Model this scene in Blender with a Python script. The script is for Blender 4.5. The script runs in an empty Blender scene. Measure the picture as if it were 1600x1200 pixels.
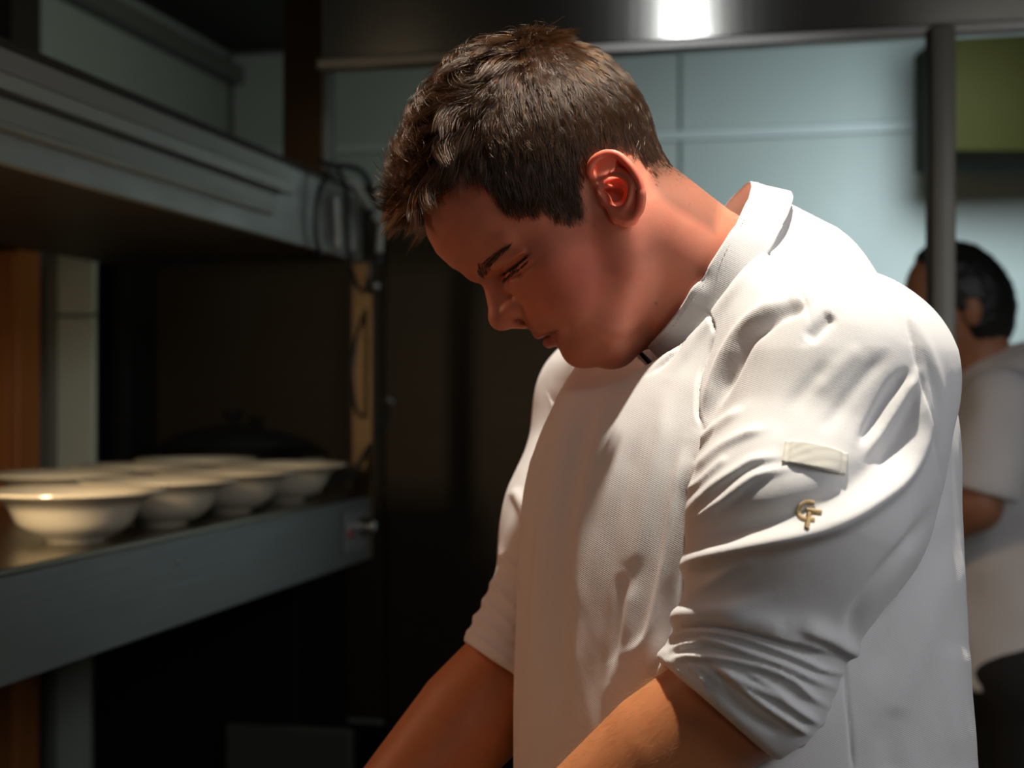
import bpy, bmesh, math, random
import numpy as np
from mathutils import Vector, Matrix

random.seed(7); RNG = np.random.default_rng(7)
SC = bpy.context.scene
COL = SC.collection
# ---------------------------------------------------------------- camera, world, light, exposure
FPX = 2222.0; CZ = 1.45; PITCH = math.atan(15.0 / FPX)
cam_d = bpy.data.cameras.new('camera'); cam = bpy.data.objects.new('camera', cam_d); COL.objects.link(cam)
cam_d.sensor_width = 36.0; cam_d.lens = FPX / 1600.0 * 36.0
cam.location = (0, 0, CZ); cam.rotation_euler = (math.pi / 2 + PITCH, 0, 0)
cam_d.dof.use_dof = True; cam_d.dof.focus_distance = 1.04; cam_d.dof.aperture_fstop = 5.0
cam_d.dof.aperture_blades = 9
cam_d.clip_start = 0.02
SC.camera = cam
SC.view_settings.view_transform = 'Standard'; SC.view_settings.look = 'None'
SC.view_settings.gamma = 1.0; SC.view_settings.use_curve_mapping = False
SC.view_settings.exposure = 0.0
SC.cycles.use_denoising = True
SC.cycles.max_bounces = 7; SC.cycles.diffuse_bounces = 3; SC.cycles.glossy_bounces = 3; SC.cycles.transparent_max_bounces = 6
SC.cycles.sample_clamp_indirect = 4.0; SC.cycles.caustics_reflective = False; SC.cycles.caustics_refractive = False
world = bpy.data.worlds.new('world'); SC.world = world; world.use_nodes = True
world.node_tree.nodes['Background'].inputs[0].default_value = (0.62, 0.58, 0.52, 1)
world.node_tree.nodes['Background'].inputs[1].default_value = 0.020

def light(name, kind, loc, target, energy, color, size=0.1, size_y=None, angle=None, blend=0.3, spread=None):
    d = bpy.data.lights.new(name, kind); d.energy = energy; d.color = color
    if kind == 'AREA':
        d.size = size
        if size_y: d.shape = 'RECTANGLE'; d.size_y = size_y
        if spread: d.spread = math.radians(spread)
    if kind == 'SPOT':
        d.shadow_soft_size = size; d.spot_size = math.radians(angle); d.spot_blend = blend
    if kind == 'POINT': d.shadow_soft_size = size
    o = bpy.data.objects.new(name, d); COL.objects.link(o); o.location = loc
    v = Vector(target) - Vector(loc)
    o.rotation_euler = v.to_track_quat('-Z', 'Y').to_euler()
    return o

def W0(r, s, z): return (r * 0.9744 + s * 0.2248, -r * 0.2248 + s * 0.9744, z)   # room axes, turned 13 degrees
KT = (0.14, 1.12, 1.38)            # what the key spot aims at
light('ceiling_spot', 'SPOT', (0.205, 0.95, 2.58), KT, 100, (1.0, 0.92, 0.78), 0.022, angle=62, blend=0.6)
light('back_wall_fill_light', 'AREA', W0(0.30, 3.1, 2.2), W0(0.22, 4.5, 1.6), 7.6, (0.80, 0.95, 1.0), 0.4, 0.25, spread=110)  # area light added to brighten the pale back wall, no fixture there
light('left_ceiling_light', 'AREA', W0(-1.0, 3.2, 2.58), W0(-1.5, 3.9, 1.6), 2.6, (0.95, 1.0, 0.86), 0.4, 0.4)
light('right_fill_light', 'AREA', W0(1.65, 0.45, 2.3), (0.3, 1.1, 1.1), 11, (0.93, 0.95, 1.0), 0.8, 0.5)  # added cool fill for the jacket's back and sleeve, no fixture
light('hood_glint_spot', 'SPOT', W0(-0.48, 0.28, 2.58), W0(-0.25, 2.4, 2.12), 10, (0.95, 0.97, 1.0), 0.02, angle=18, blend=1.0)  # added spot, narrowed and aimed to put the glint on the hood
light('pass_heat_light', 'AREA', W0(-1.12, 1.15, 1.698), W0(-1.0, 2.1, 1.25), 4.6, (1.0, 0.76, 0.48), 0.12, .5, spread=100)
light('chef_warm_fill_light', 'AREA', W0(-1.02, 1.15, 1.698), W0(-0.4, 1.2, 1.15), 1.7, (1.0, 0.50, 0.30), 0.1, .5)  # added warm fill for the chef's face and chest
light('back_spot', 'SPOT', W0(1.0, 2.2, 2.55), W0(1.1, 2.7, 1.2), 14, (1.0, 0.9, 0.75), 0.05, angle=70)
light('front_fill_light', 'AREA', W0(0.7, -0.7, 2.2), (0.25, 1.1, 1.15), 3.0, (1.0, 0.95, 0.90), 0.8, 0.4)  # unseen soft fill, added to lift the lower sleeve


# ---------------------------------------------------------------- pixel <-> world helpers (photo frame 1600x1200)
def P(px, py, Y):
    a = math.atan2(600 - py, FPX) + PITCH
    dx = (px - 800) / FPX; dz = (600 - py) / FPX
    # camera basis
    cy = math.cos(PITCH) - dz * math.sin(PITCH); cz = math.sin(PITCH) + dz * math.cos(PITCH)
    return (dx / cy * Y, Y, CZ + cz / cy * Y)
def PA(pts):                       # list of (px,py,Y) -> array
    return np.array([P(*p) for p in pts], float)
def proj(V):                       # Nx3 world -> Nx2 photo pixels
    V = np.asarray(V); x = V[:, 0]; y = V[:, 1]; z = V[:, 2] - CZ
    d = y * math.cos(PITCH) + z * math.sin(PITCH); h = -y * math.sin(PITCH) + z * math.cos(PITCH)
    return np.stack([800 + FPX * x / d, 600 - FPX * h / d], 1)

# ---------------------------------------------------------------- object helpers
def tag(o, label=None, cat=None, group=None, kind=None):
    if label: o['label'] = label
    if cat: o['category'] = cat
    if group: o['group'] = group
    if kind: o['kind'] = kind
    return o
def empty(name, loc=(0, 0, 0), label=None, cat=None, group=None, kind=None):
    o = bpy.data.objects.new(name, None); COL.objects.link(o); o.location = loc; o.empty_display_size = 0.05
    return tag(o, label, cat, group, kind)
def link(name, me, mat=None, parent=None):
    o = bpy.data.objects.new(name, me); COL.objects.link(o)
    if mat is not None: me.materials.append(mat)
    if parent is not None:
        o.parent = parent
        o.matrix_parent_inverse = Matrix.Translation(-Vector(parent.location))
        if parent.parent is not None: o.matrix_parent_inverse = Matrix()   # parents of parts sit at the thing's origin frame
    return o
def set_origin_child(o, parent):
    o.parent = parent; o.matrix_parent_inverse = Matrix()
def mesh_np(name, V, F, mat=None, parent=None, smooth=True):
    """V Nx3 world coordinates, F MxK quads or tris (numpy)"""
    V = np.asarray(V, np.float32)
    me = bpy.data.meshes.new(name)
    F = np.asarray(F, np.int32); k = F.shape[1]
    me.vertices.add(len(V)); me.vertices.foreach_set('co', V.ravel())
    me.loops.add(F.size); me.loops.foreach_set('vertex_index', F.ravel())
    me.polygons.add(len(F)); me.polygons.foreach_set('loop_start', np.arange(0, F.size, k, dtype=np.int32))
    me.update(calc_edges=True)
    if smooth: me.shade_smooth()
    o = bpy.data.objects.new(name, me); COL.objects.link(o)
    if mat is not None: me.materials.append(mat)
    if parent is not None: o.parent = parent
    if parent is not None:
        off = Vector((0, 0, 0)); p = parent
        while p is not None: off += p.location; p = p.parent
        me.transform(Matrix.Translation(-off))
    return o
def vcol(o, name, arr):            # arr N x 3/4 point-domain colour or N float
    me = o.data; arr = np.asarray(arr, np.float32)
    if arr.ndim == 1:
        a = me.attributes.new(name, 'FLOAT', 'POINT'); a.data.foreach_set('value', arr)
    else:
        if arr.shape[1] == 3: arr = np.concatenate([arr, np.ones((len(arr), 1), np.float32)], 1)
        a = me.attributes.new(name, 'FLOAT_COLOR', 'POINT'); a.data.foreach_set('color', arr.ravel())

class MB:
    """collects simple solids, builds ONE mesh object"""
    def __init__(s): s.bm = bmesh.new()
    def box(s, lo, hi, bev=0.0, rz=0.0, piv=None, seg=2):
        lo = Vector(lo); hi = Vector(hi); c = (lo + hi) / 2; d = hi - lo
        r = bmesh.ops.create_cube(s.bm, size=1.0)
        bmesh.ops.scale(s.bm, vec=d, verts=r['verts'])
        if bev > 0:
            es = list({e for v in r['verts'] for e in v.link_edges})
            rb = bmesh.ops.bevel(s.bm, geom=es, offset=bev, segments=seg, profile=0.5, affect='EDGES')
            vs = list({v for f in rb['faces'] for v in f.verts} | {v for v in r['verts'] if v.is_valid})
        else: vs = r['verts']
        vs = [v for v in vs if v.is_valid]
        bmesh.ops.translate(s.bm, vec=c, verts=vs)
        if rz: bmesh.ops.rotate(s.bm, cent=Vector(piv) if piv else c, matrix=Matrix.Rotation(rz, 3, 'Z'), verts=vs)
        return s
    def prism(s, pts, axis_vec):       # pts list of 3D points (closed planar polygon), extruded by axis_vec
        n = len(pts); a = [s.bm.verts.new(Vector(p)) for p in pts]; b = [s.bm.verts.new(Vector(p) + Vector(axis_vec)) for p in pts]
        s.bm.faces.new(a); s.bm.faces.new(b[::-1])
        for i in range(n): s.bm.faces.new((a[i], b[i], b[(i + 1) % n], a[(i + 1) % n]))
        return s
    def lathe(s, prof, c=(0, 0, 0), n=48, axis='Z', rot=None):
        c = Vector(c); rings = []
        R = rot if rot is not None else Matrix.Identity(3)
        for (r, z) in prof:
            if r < 1e-6: rings.append([s.bm.verts.new(c + R @ Vector((0, 0, z)))])
            else: rings.append([s.bm.verts.new(c + R @ Vector((r * math.cos(2 * math.pi * k / n), r * math.sin(2 * math.pi * k / n), z))) for k in range(n)])
        for A, B in zip(rings, rings[1:]):
            if len(A) == 1 and len(B) == 1: continue
            for k in range(n):
                k2 = (k + 1) % n
                if len(A) == 1: s.bm.faces.new((A[0], B[k], B[k2]))
                elif len(B) == 1: s.bm.faces.new((A[k], B[0], A[k2]))
                else: s.bm.faces.new((A[k], B[k], B[k2], A[k2]))
        return s
    def tube(s, pts, r, n=10, cap=True):
        pts = [Vector(p) for p in pts]; rr = r if hasattr(r, '__len__') else [r] * len(pts)
        rings = []; up = None
        for i, p in enumerate(pts):
            t = (pts[min(i + 1, len(pts) - 1)] - pts[max(i - 1, 0)]).normalized()
            if up is None: up = t.orthogonal().normalized()
            up = (up - t * up.dot(t)).normalized(); sd = t.cross(up)
            rings.append([s.bm.verts.new(p + rr[i] * (math.cos(2 * math.pi * k / n) * up + math.sin(2 * math.pi * k / n) * sd)) for k in range(n)])
        for A, B in zip(rings, rings[1:]):
            for k in range(n): s.bm.faces.new((A[k], A[(k + 1) % n], B[(k + 1) % n], B[k]))
        if cap: s.bm.faces.new(rings[0][::-1]); s.bm.faces.new(rings[-1])
        return s
    def build(s, name, mat, parent=None, smooth=35):
        bmesh.ops.recalc_face_normals(s.bm, faces=s.bm.faces)
        me = bpy.data.meshes.new(name); s.bm.to_mesh(me); s.bm.free()
        if smooth:
            me.shade_smooth(); me.set_sharp_from_angle(angle=math.radians(smooth))
        o = bpy.data.objects.new(name, me); COL.objects.link(o)
        if mat is not None: me.materials.append(mat)
        if parent is not None:
            o.parent = parent
            off = Vector((0, 0, 0)); p = parent
            while p is not None: off += p.location; p = p.parent
            me.transform(Matrix.Translation(-off))
        return o
def smooth_curve(pts, n=8):
    """Catmull-Rom through pts (list of tuples) -> array"""
    p = np.asarray(pts, float); p = np.vstack([2 * p[0] - p[1], p, 2 * p[-1] - p[-2]]); out = []
    for i in range(1, len(p) - 2):
        for t in np.linspace(0, 1, n, endpoint=False):
            a, b, c, d = p[i - 1], p[i], p[i + 1], p[i + 2]
            out.append(0.5 * ((2 * b) + (-a + c) * t + (2 * a - 5 * b + 4 * c - d) * t * t + (-a + 3 * b - 3 * c + d) * t ** 3))
    out.append(p[-2]); return np.array(out)

# ---------------------------------------------------------------- materials
def mat(name, color=(0.8, 0.8, 0.8), rough=0.5, metal=0.0, spec=0.5, **kw):
    m = bpy.data.materials.new(name); m.use_nodes = True; b = m.node_tree.nodes['Principled BSDF']
    b.inputs['Base Color'].default_value = (*color, 1); b.inputs['Roughness'].default_value = rough
    b.inputs['Metallic'].default_value = metal; b.inputs['Specular IOR Level'].default_value = spec
    for k, v in kw.items(): b.inputs[k.replace('_', ' ')].default_value = v
    return m
def nodes(m): return m.node_tree.nodes, m.node_tree.links, m.node_tree.nodes['Principled BSDF']
def noise_mat(name, c1, c2, scale=8, rough=(0.3, 0.5), metal=0.0, bump=0.1, detail=4, stretch=(1, 1, 1), spec=0.5, bdist=0.002):
    m = mat(name, c1, rough[0], metal, spec); N, L, b = nodes(m)
    tc = N.new('ShaderNodeTexCoord'); mp = N.new('ShaderNodeMapping'); mp.inputs['Scale'].default_value = stretch
    nz = N.new('ShaderNodeTexNoise'); nz.inputs['Scale'].default_value = scale; nz.inputs['Detail'].default_value = detail
    L.new(tc.outputs['Object'], mp.inputs[0]); L.new(mp.outputs[0], nz.inputs['Vector'])
    mx = N.new('ShaderNodeMix'); mx.data_type = 'RGBA'; mx.inputs[6].default_value = (*c1, 1); mx.inputs[7].default_value = (*c2, 1)
    L.new(nz.outputs[0], mx.inputs[0]); L.new(mx.outputs[2], b.inputs['Base Color'])
    mr = N.new('ShaderNodeMapRange'); mr.inputs[3].default_value = rough[0]; mr.inputs[4].default_value = rough[1]
    L.new(nz.outputs[0], mr.inputs[0]); L.new(mr.outputs[0], b.inputs['Roughness'])
    if bump:
        bp = N.new('ShaderNodeBump'); bp.inputs['Strength'].default_value = bump; bp.inputs['Distance'].default_value = bdist
        L.new(nz.outputs[0], bp.inputs['Height']); L.new(bp.outputs[0], b.inputs['Normal'])
    return m

# ---------------------------------------------------------------- signed distance tools
def ln(a): return np.sqrt((a * a).sum(-1))
def smin(a, b, k):
    h = np.clip(0.5 + 0.5 * (b - a) / k, 0, 1); return b * (1 - h) + a * h - k * h * (1 - h)
def smax(a, b, k): return -smin(-a, -b, k)
def sphere(p, c, r): return ln(p - np.asarray(c, float)) - r
def ellip(p, c, r, R=None):
    q = p - np.asarray(c, float)
    if R is not None: q = q @ np.asarray(R, float)
    r = np.asarray(r, float); k0 = ln(q / r); k1 = ln(q / (r * r)) + 1e-9
    return k0 * (k0 - 1.0) / k1
def cone(p, a, b, ra, rb):         # tapered capsule
    a = np.asarray(a, float); b = np.asarray(b, float); ba = b - a
    h = np.clip(((p - a) @ ba) / (ba @ ba), 0, 1)
    return ln(p - a - h[:, None] * ba) - (ra + (rb - ra) * h)
def chain(p, pts, rad, k=0.0):
    d = None
    for i in range(len(pts) - 1):
        e = cone(p, pts[i], pts[i + 1], rad[i], rad[i + 1])
        d = e if d is None else (np.minimum(d, e) if k == 0 else smin(d, e, k))
    return d
def chain_t(p, pts):               # closest distance to a polyline and its parameter 0..n-1
    best = np.full(len(p), 1e9); tt = np.zeros(len(p))
    pts = np.asarray(pts, float)
    for i in range(len(pts) - 1):
        a = pts[i]; ba = pts[i + 1] - a; h = np.clip(((p - a) @ ba) / (ba @ ba + 1e-12), 0, 1)
        d = ln(p - a - h[:, None] * ba); m = d < best; best[m] = d[m]; tt[m] = i + h[m]
    return best, tt
def basis(x, y):                   # columns = local axes from approximate x and y directions
    x = Vector(x).normalized(); y = Vector(y); y = (y - x * x.dot(y)).normalized(); z = x.cross(y)
    return np.array([[x[i], y[i], z[i]] for i in range(3)])

def mesh_sdf(f, lo, hi, h, block=8, slack=1.6, newton=2):
    """blockwise dual contouring (naive surface nets) of f<0, then projection on the zero set"""
    lo = np.asarray(lo, float); n = np.ceil((np.asarray(hi, float) - lo) / h / block).astype(int)
    B = block * h
    gi = np.stack(np.meshgrid(*[np.arange(k) for k in n], indexing='ij'), -1).reshape(-1, 3)
    cc = lo + (gi + 0.5) * B
    act = np.abs(f(cc)) < B * 0.87 * slack
    act3 = act.reshape(n)
    N = n * block + 1
    G = np.full(N, 1.0, np.float32)
    # sign fill for inactive blocks is irrelevant: cells are only taken inside active blocks
    ids = gi[act]
    loc = np.stack(np.meshgrid(*[np.arange(block + 1)] * 3, indexing='ij'), -1).reshape(-1, 3)
    CH = 400
    for s in range(0, len(ids), CH):
        I = (ids[s:s + CH, None, :] * block + loc[None]).reshape(-1, 3)
        G[I[:, 0], I[:, 1], I[:, 2]] = f(lo + I * h)
    cell = np.zeros(n * block, bool)
    for i in ids: cell[i[0] * block:(i[0] + 1) * block, i[1] * block:(i[1] + 1) * block, i[2] * block:(i[2] + 1) * block] = True
    S = G < 0
    c = [S[a:a - 1 or None, b:b - 1 or None, d:d - 1 or None] for a in (0, 1) for b in (0, 1) for d in (0, 1)]
    anyv = c[0].copy(); allv = c[0].copy()
    for q in c[1:]: anyv |= q; allv &= q
    surf = anyv & ~allv & cell
    idx = np.argwhere(surf); vid = np.full(surf.shape, -1, np.int64); vid[tuple(idx.T)] = np.arange(len(idx))
    acc = np.zeros((len(idx), 3)); cnt = np.zeros(len(idx))
    corners = [np.array([a, b, d]) for a in (0, 1) for b in (0, 1) for d in (0, 1)]
    vals = [G[tuple((idx + k).T)] for k in corners]
    for i in range(8):
        for j in range(i + 1, 8):
            if np.abs(corners[i] - corners[j]).sum() != 1: continue
            m = (vals[i] < 0) != (vals[j] < 0); t = vals[i][m] / (vals[i][m] - vals[j][m])
            acc[m] += corners[i] + t[:, None] * (corners[j] - corners[i]); cnt[m] += 1
    V = lo + (idx + acc / cnt[:, None]) * h
    Fs = []
    for ax in range(3):
        a1, a2 = (ax + 1) % 3, (ax + 2) % 3
        sl0 = [slice(None)] * 3; sl1 = [slice(None)] * 3; sl0[ax] = slice(0, -1); sl1[ax] = slice(1, None)
        e = np.argwhere(S[tuple(sl0)] != S[tuple(sl1)])
        e = e[(e[:, a1] > 0) & (e[:, a2] > 0) & (e[:, a1] < surf.shape[a1]) & (e[:, a2] < surf.shape[a2])]
        q = []
        for d1, d2 in ((0, 0), (1, 0), (1, 1), (0, 1)):
            k = e.copy(); k[:, a1] -= d1; k[:, a2] -= d2; q.append(vid[tuple(k.T)])
        q = np.stack(q, 1); ok = (q >= 0).all(1)
        flip = S[tuple(e.T)]
        q = np.where(flip[:, None], q, q[:, ::-1])
        Fs.append(q[ok])
    F = np.vstack(Fs)
    for _ in range(newton):
        g, v = grad(f, V, h * 0.4); L2 = (g * g).sum(1)
        st = (v / np.maximum(L2, 0.05))[:, None] * g
        st = np.clip(st, -h * 0.7, h * 0.7); V = V - st
    return V, F
def grad(f, V, e):
    v = f(V); g = np.zeros_like(V)
    for a in range(3):
        q = V.copy(); q[:, a] += e; g[:, a] = (f(q) - v) / e
    return g, v
def subdiv(V, F):
    """one linear quad subdivision"""
    n = len(V); E = np.stack([F, np.roll(F, -1, 1)], -1); Es = np.sort(E, -1).reshape(-1, 2)
    key = Es[:, 0].astype(np.int64) * n + Es[:, 1]; u, inv = np.unique(key, return_inverse=True); inv = inv.reshape(-1, 4)
    mid = (V[u // n] + V[u % n]) / 2; cen = V[F].mean(1)
    ei = n + inv; ci = n + len(u) + np.arange(len(F))
    Q = [np.stack([F[:, k], ei[:, k], ci, ei[:, k - 1]], 1) for k in range(4)]
    return np.vstack([V, mid, cen]), np.vstack(Q)
def normals(V, F):
    a = V[F[:, 2]] - V[F[:, 0]]; b = V[F[:, 3 % F.shape[1]]] - V[F[:, 1]]; c = np.cross(a, b)
    Nn = np.zeros_like(V)
    for k in range(F.shape[1]): 
        for a_ in range(3): Nn[:, a_] += np.bincount(F[:, k], c[:, a_], len(V))
    return Nn / (ln(Nn)[:, None] + 1e-12)
def vnoise(p, seed=0):
    """cheap smooth 3D value noise, -1..1"""
    p = np.asarray(p, float); i = np.floor(p).astype(np.int64); f = p - i; f = f * f * (3 - 2 * f)
    def hsh(a, b, c):
        n = (a * 73856093) ^ (b * 19349663) ^ (c * 83492791) ^ (seed * 2654435)
        n = (n * 1103515245 + 12345) & 0x7fffffff; n = (n ^ (n >> 13)) * 60493 & 0x7fffffff
        return (n / 0x3fffffff) - 1.0
    r = 0
    for a in (0, 1):
        for b in (0, 1):
            for c in (0, 1):
                w = (f[:, 0] if a else 1 - f[:, 0]) * (f[:, 1] if b else 1 - f[:, 1]) * (f[:, 2] if c else 1 - f[:, 2])
                r = r + w * hsh(i[:, 0] + a, i[:, 1] + b, i[:, 2] + c)
    return r
def inpoly(pts, poly):
    x = pts[:, 0]; y = pts[:, 1]; c = np.zeros(len(pts), bool); n = len(poly); j = n - 1
    for i in range(n):
        xi, yi = poly[i]; xj, yj = poly[j]
        c ^= ((yi > y) != (yj > y)) & (x < (xj - xi) * (y - yi) / ((yj - yi) + 1e-12) + xi); j = i
    return c
def polydist(pts, poly, closed=True):
    best = np.full(len(pts), 1e9); n = len(poly)
    for i in range(n if closed else n - 1):
        a = np.array(poly[i], float); b = np.array(poly[(i + 1) % n], float); ba = b - a
        h = np.clip(((pts - a) @ ba) / (ba @ ba + 1e-12), 0, 1); best = np.minimum(best, ln(pts - a - h[:, None] * ba))
    return best
# ================================================================ ROOM (its axes are turned 13 degrees: r = right, s = away along the pass)
RC, RS = 0.9744, 0.2248
ROT = -math.atan2(RS, RC)
def W(r, s, z): return (r * RC + s * RS, -r * RS + s * RC, z)
def RSof(px, s):                   # r on plane s for photo column px
    k = (px - 800) / FPX; return s * (RC * k - RS) / (RS * k + RC)
def rbox(mb, r0, r1, s0, s1, z0, z1, bev=0.0, seg=1):
    lo = (r0, s0, z0); hi = (r1, s1, z1)
    n0 = set(mb.bm.verts); mb.box(lo, hi, bev, seg=seg)
    vs = [v for v in mb.bm.verts if v not in n0]
    bmesh.ops.rotate(mb.bm, cent=(0, 0, 0), matrix=Matrix.Rotation(ROT, 3, 'Z'), verts=vs)
    return mb
def steel(name, c=(0.42, 0.42, 0.40), rough=0.32, stretch=(1, 1, 60), scale=6, bump=0.15, aniso=0.0, metal=1.0):
    m = noise_mat(name, c, tuple(x * .8 for x in c), scale, (rough * .8, rough * 1.3), metal, bump, 3, stretch, bdist=0.0006)
    return m
M_wall = noise_mat('pale_wall_panel', (0.50, 0.57, 0.55), (0.44, 0.50, 0.48), 3, (0.35, 0.5), 0, 0.02)
M_walll = noise_mat('pale_left_wall', (0.42, 0.47, 0.43), (0.38, 0.42, 0.38), 3, (0.5, 0.6), 0, 0.02)
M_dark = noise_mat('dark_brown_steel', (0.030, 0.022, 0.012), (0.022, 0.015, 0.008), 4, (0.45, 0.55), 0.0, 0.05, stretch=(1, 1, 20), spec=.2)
M_black = noise_mat('black_paint', (0.006, 0.006, 0.007), (0.010, 0.010, 0.010), 5, (0.4, 0.6), 0, 0.05, spec=.15)
M_floor = noise_mat('floor_tile', (0.06, 0.05, 0.045), (0.04, 0.035, 0.03), 8, (0.3, 0.5), 0, 0.1)
M_ceil = noise_mat('ceiling_paint', (0.05, 0.05, 0.048), (0.06, 0.06, 0.055), 6, (0.6, 0.8), 0, 0.05)
M_steel = steel('brushed_steel', (0.36, 0.355, 0.34), 0.34)
M_steel_h = noise_mat('hood_steel', (0.42, 0.42, 0.39), (0.34, 0.34, 0.31), 3, (0.15, 0.19), 0.95, .03, 3, (60, 60, 1))
M_steel_h.node_tree.nodes['Principled BSDF'].inputs['Anisotropic'].default_value = 0.8
M_steel_h.node_tree.nodes['Principled BSDF'].inputs['Anisotropic Rotation'].default_value = 0.25
_tg = M_steel_h.node_tree.nodes.new('ShaderNodeTangent'); _tg.direction_type = 'RADIAL'; _tg.axis = 'Z'
M_steel_h.node_tree.links.new(_tg.outputs[0], M_steel_h.node_tree.nodes['Principled BSDF'].inputs['Tangent'])
M_post = noise_mat('bronze_post', (0.07, 0.04, 0.018), (0.05, 0.028, 0.012), 5, (0.3, 0.45), 0.7, 0.05, stretch=(1, 1, 20))
M_wood = noise_mat('orange_wood', (0.40, 0.13, 0.02), (0.26, 0.075, 0.01), 5, (0.45, 0.6), 0, 0.1, stretch=(4, 4, .5))
M_grey = noise_mat('grey_trim', (0.20, 0.21, 0.19), (0.16, 0.17, 0.15), 5, (0.4, 0.5), 0.2, 0.02)
S_B = 4.5; R_L = -2.02; R_R = 1.9; CEIL = 2.62
def struct(name, mb, m, parent=None, **k):
    o = mb.build(name, m, parent, **k)
    if parent is None: o['kind'] = 'structure'
    return o
struct('floor', rbox(MB(), R_L - .1, R_R + .1, -1.6, S_B + .1, -.1, 0), M_floor)
struct('ceiling', rbox(MB(), R_L - .1, R_R + .1, -1.6, S_B + .1, CEIL, CEIL + .1), M_ceil)
struct('wall_front', rbox(MB(), R_L - .1, R_R + .1, -1.7, -1.6, 0, CEIL), M_ceil)
struct('wall_right', rbox(MB(), R_R, R_R + .1, -1.6, S_B + .1, 0, CEIL), M_walll)
wl = struct('wall_left', rbox(MB(), R_L - .12, R_L - .02, -1.6, S_B + .1, 0, CEIL), M_walll)
for a, b in ((-1.6, 1.0), (1.004, 2.2), (2.204, 3.35), (3.354, 4.48)):
    rbox(MB(), R_L - .02, R_L, a, b, .1, 2.5, .003).build('panel', M_walll, wl)
wb = struct('wall_back', rbox(MB(), R_L - .1, R_R + .1, S_B + .02, S_B + .1, 0, CEIL), M_grey)
# sheet panels on the back wall, joints recessed
zj = CZ + (615 - 212) / FPX * S_B / 1.0
cols = [R_L, RSof(508, S_B), RSof(1062, S_B), RSof(1452, S_B), R_R]
for a, b in zip(cols, cols[1:]):
    for z0, z1 in ((0.08, zj - .016), (zj + .016, 2.6)):
        rbox(MB(), a + .004, b - .004, S_B, S_B + .02, z0, z1, .003).build('panel', M_wall, wb)
rbox(MB(), R_L, R_R, S_B - .008, S_B + .02, zj - .014, zj + .014, .002).build('joint_strip', mat('pale_strip', (.62, .68, .68), .4), wb)
tr = struct('trim_1', rbox(MB(), R_L, R_L + .05, -1.0, S_B, 2.50, 2.56, .004), M_grey)      # trim along the top of the left wall
# ---- extraction hood across the room
SH = 2.40; zh = 2.027
hood = empty('extractor_hood', W(0.2, SH + .5, zh), 'wide brushed steel extractor hood across the top with a bright glint', 'extractor hood')
rbox(MB(), RSof(505, SH), R_R - .05, SH, SH + .012, zh + .02, 2.6, .002).build('front_panel', M_steel_h, hood)
rbox(MB(), RSof(505, SH) - .01, R_R - .05, SH - .012, SH + .02, zh, zh + .022, .004).build('rim', M_steel, hood)
rbox(MB(), RSof(505, SH), RSof(505, SH) + .012, SH + .012, SH + .07, zh + .02, 2.6, .002).build('side_panel', M_steel_h, hood)
rbox(MB(), RSof(505, SH), R_R - .05, SH + .07, SH + .08, zh + .02, 2.6, .002).build('rear_panel', M_steel_h, hood)
for k in range(5):
    a = RSof(505, SH) + .03 + k * .44
    if a + .42 < R_R - .05:
        f = rbox(MB(), a, a + .42, SH + .014, SH + .068, 2.06, 2.08, .002).build('filter', M_dark, hood)
# ---- tall dark cabinet bank in the background
SB2 = 3.4
r0, r1 = RSof(206, SB2), RSof(965, SB2)
bank = empty('tall_refrigerator', W((r0 + r1) / 2, SB2 + .2, 0), 'tall dark brown steel refrigerator bank behind the plates and the chef', 'refrigerator')
ztop = CZ + (615 - 288) / FPX * SB2 / .95; zb = CZ - (1105 - 615) / FPX * SB2 / .92
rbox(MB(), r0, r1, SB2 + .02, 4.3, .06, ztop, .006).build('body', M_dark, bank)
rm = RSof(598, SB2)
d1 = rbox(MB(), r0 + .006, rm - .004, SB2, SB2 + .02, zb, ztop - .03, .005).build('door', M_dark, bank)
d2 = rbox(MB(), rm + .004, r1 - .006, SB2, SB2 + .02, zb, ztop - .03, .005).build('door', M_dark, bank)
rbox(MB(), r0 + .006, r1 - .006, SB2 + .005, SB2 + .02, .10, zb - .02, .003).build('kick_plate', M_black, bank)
rbox(MB(), r0 - .012, r0 + .004, SB2 - .006, SB2 + .02, .06, ztop, .003).build('edge_trim', M_grey, bank)
rbox(MB(), r0, RSof(600, SB2), SB2 - .008, SB2 + .004, zb - .012, zb - .002, .002).build('lower_trim', M_grey, bank)
for a in (rm - .07, r1 - .09):
    MB().tube([W(a, SB2 - .04, 1.05), W(a, SB2 - .045, 1.3), W(a, SB2 - .04, 1.75)], .011, 10).build('handle', M_dark, d1 if a < rm else d2)
# ---- black cupboard column between pale wall strip and refrigerator
a, b = RSof(150, 3.22), RSof(206, 3.22)
bc = empty('black_column_cupboard', W((a + b) / 2, 3.3, 0), 'narrow black cupboard column left of the dark refrigerator', 'cupboard')
rbox(MB(), a, b - .02, 3.24, 3.385, 0, 2.05, .004).build('body', M_black, bc)
rbox(MB(), a + .004, b - .024, 3.22, 3.24, .06, 2.03, .004).build('door', M_black, bc)
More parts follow.
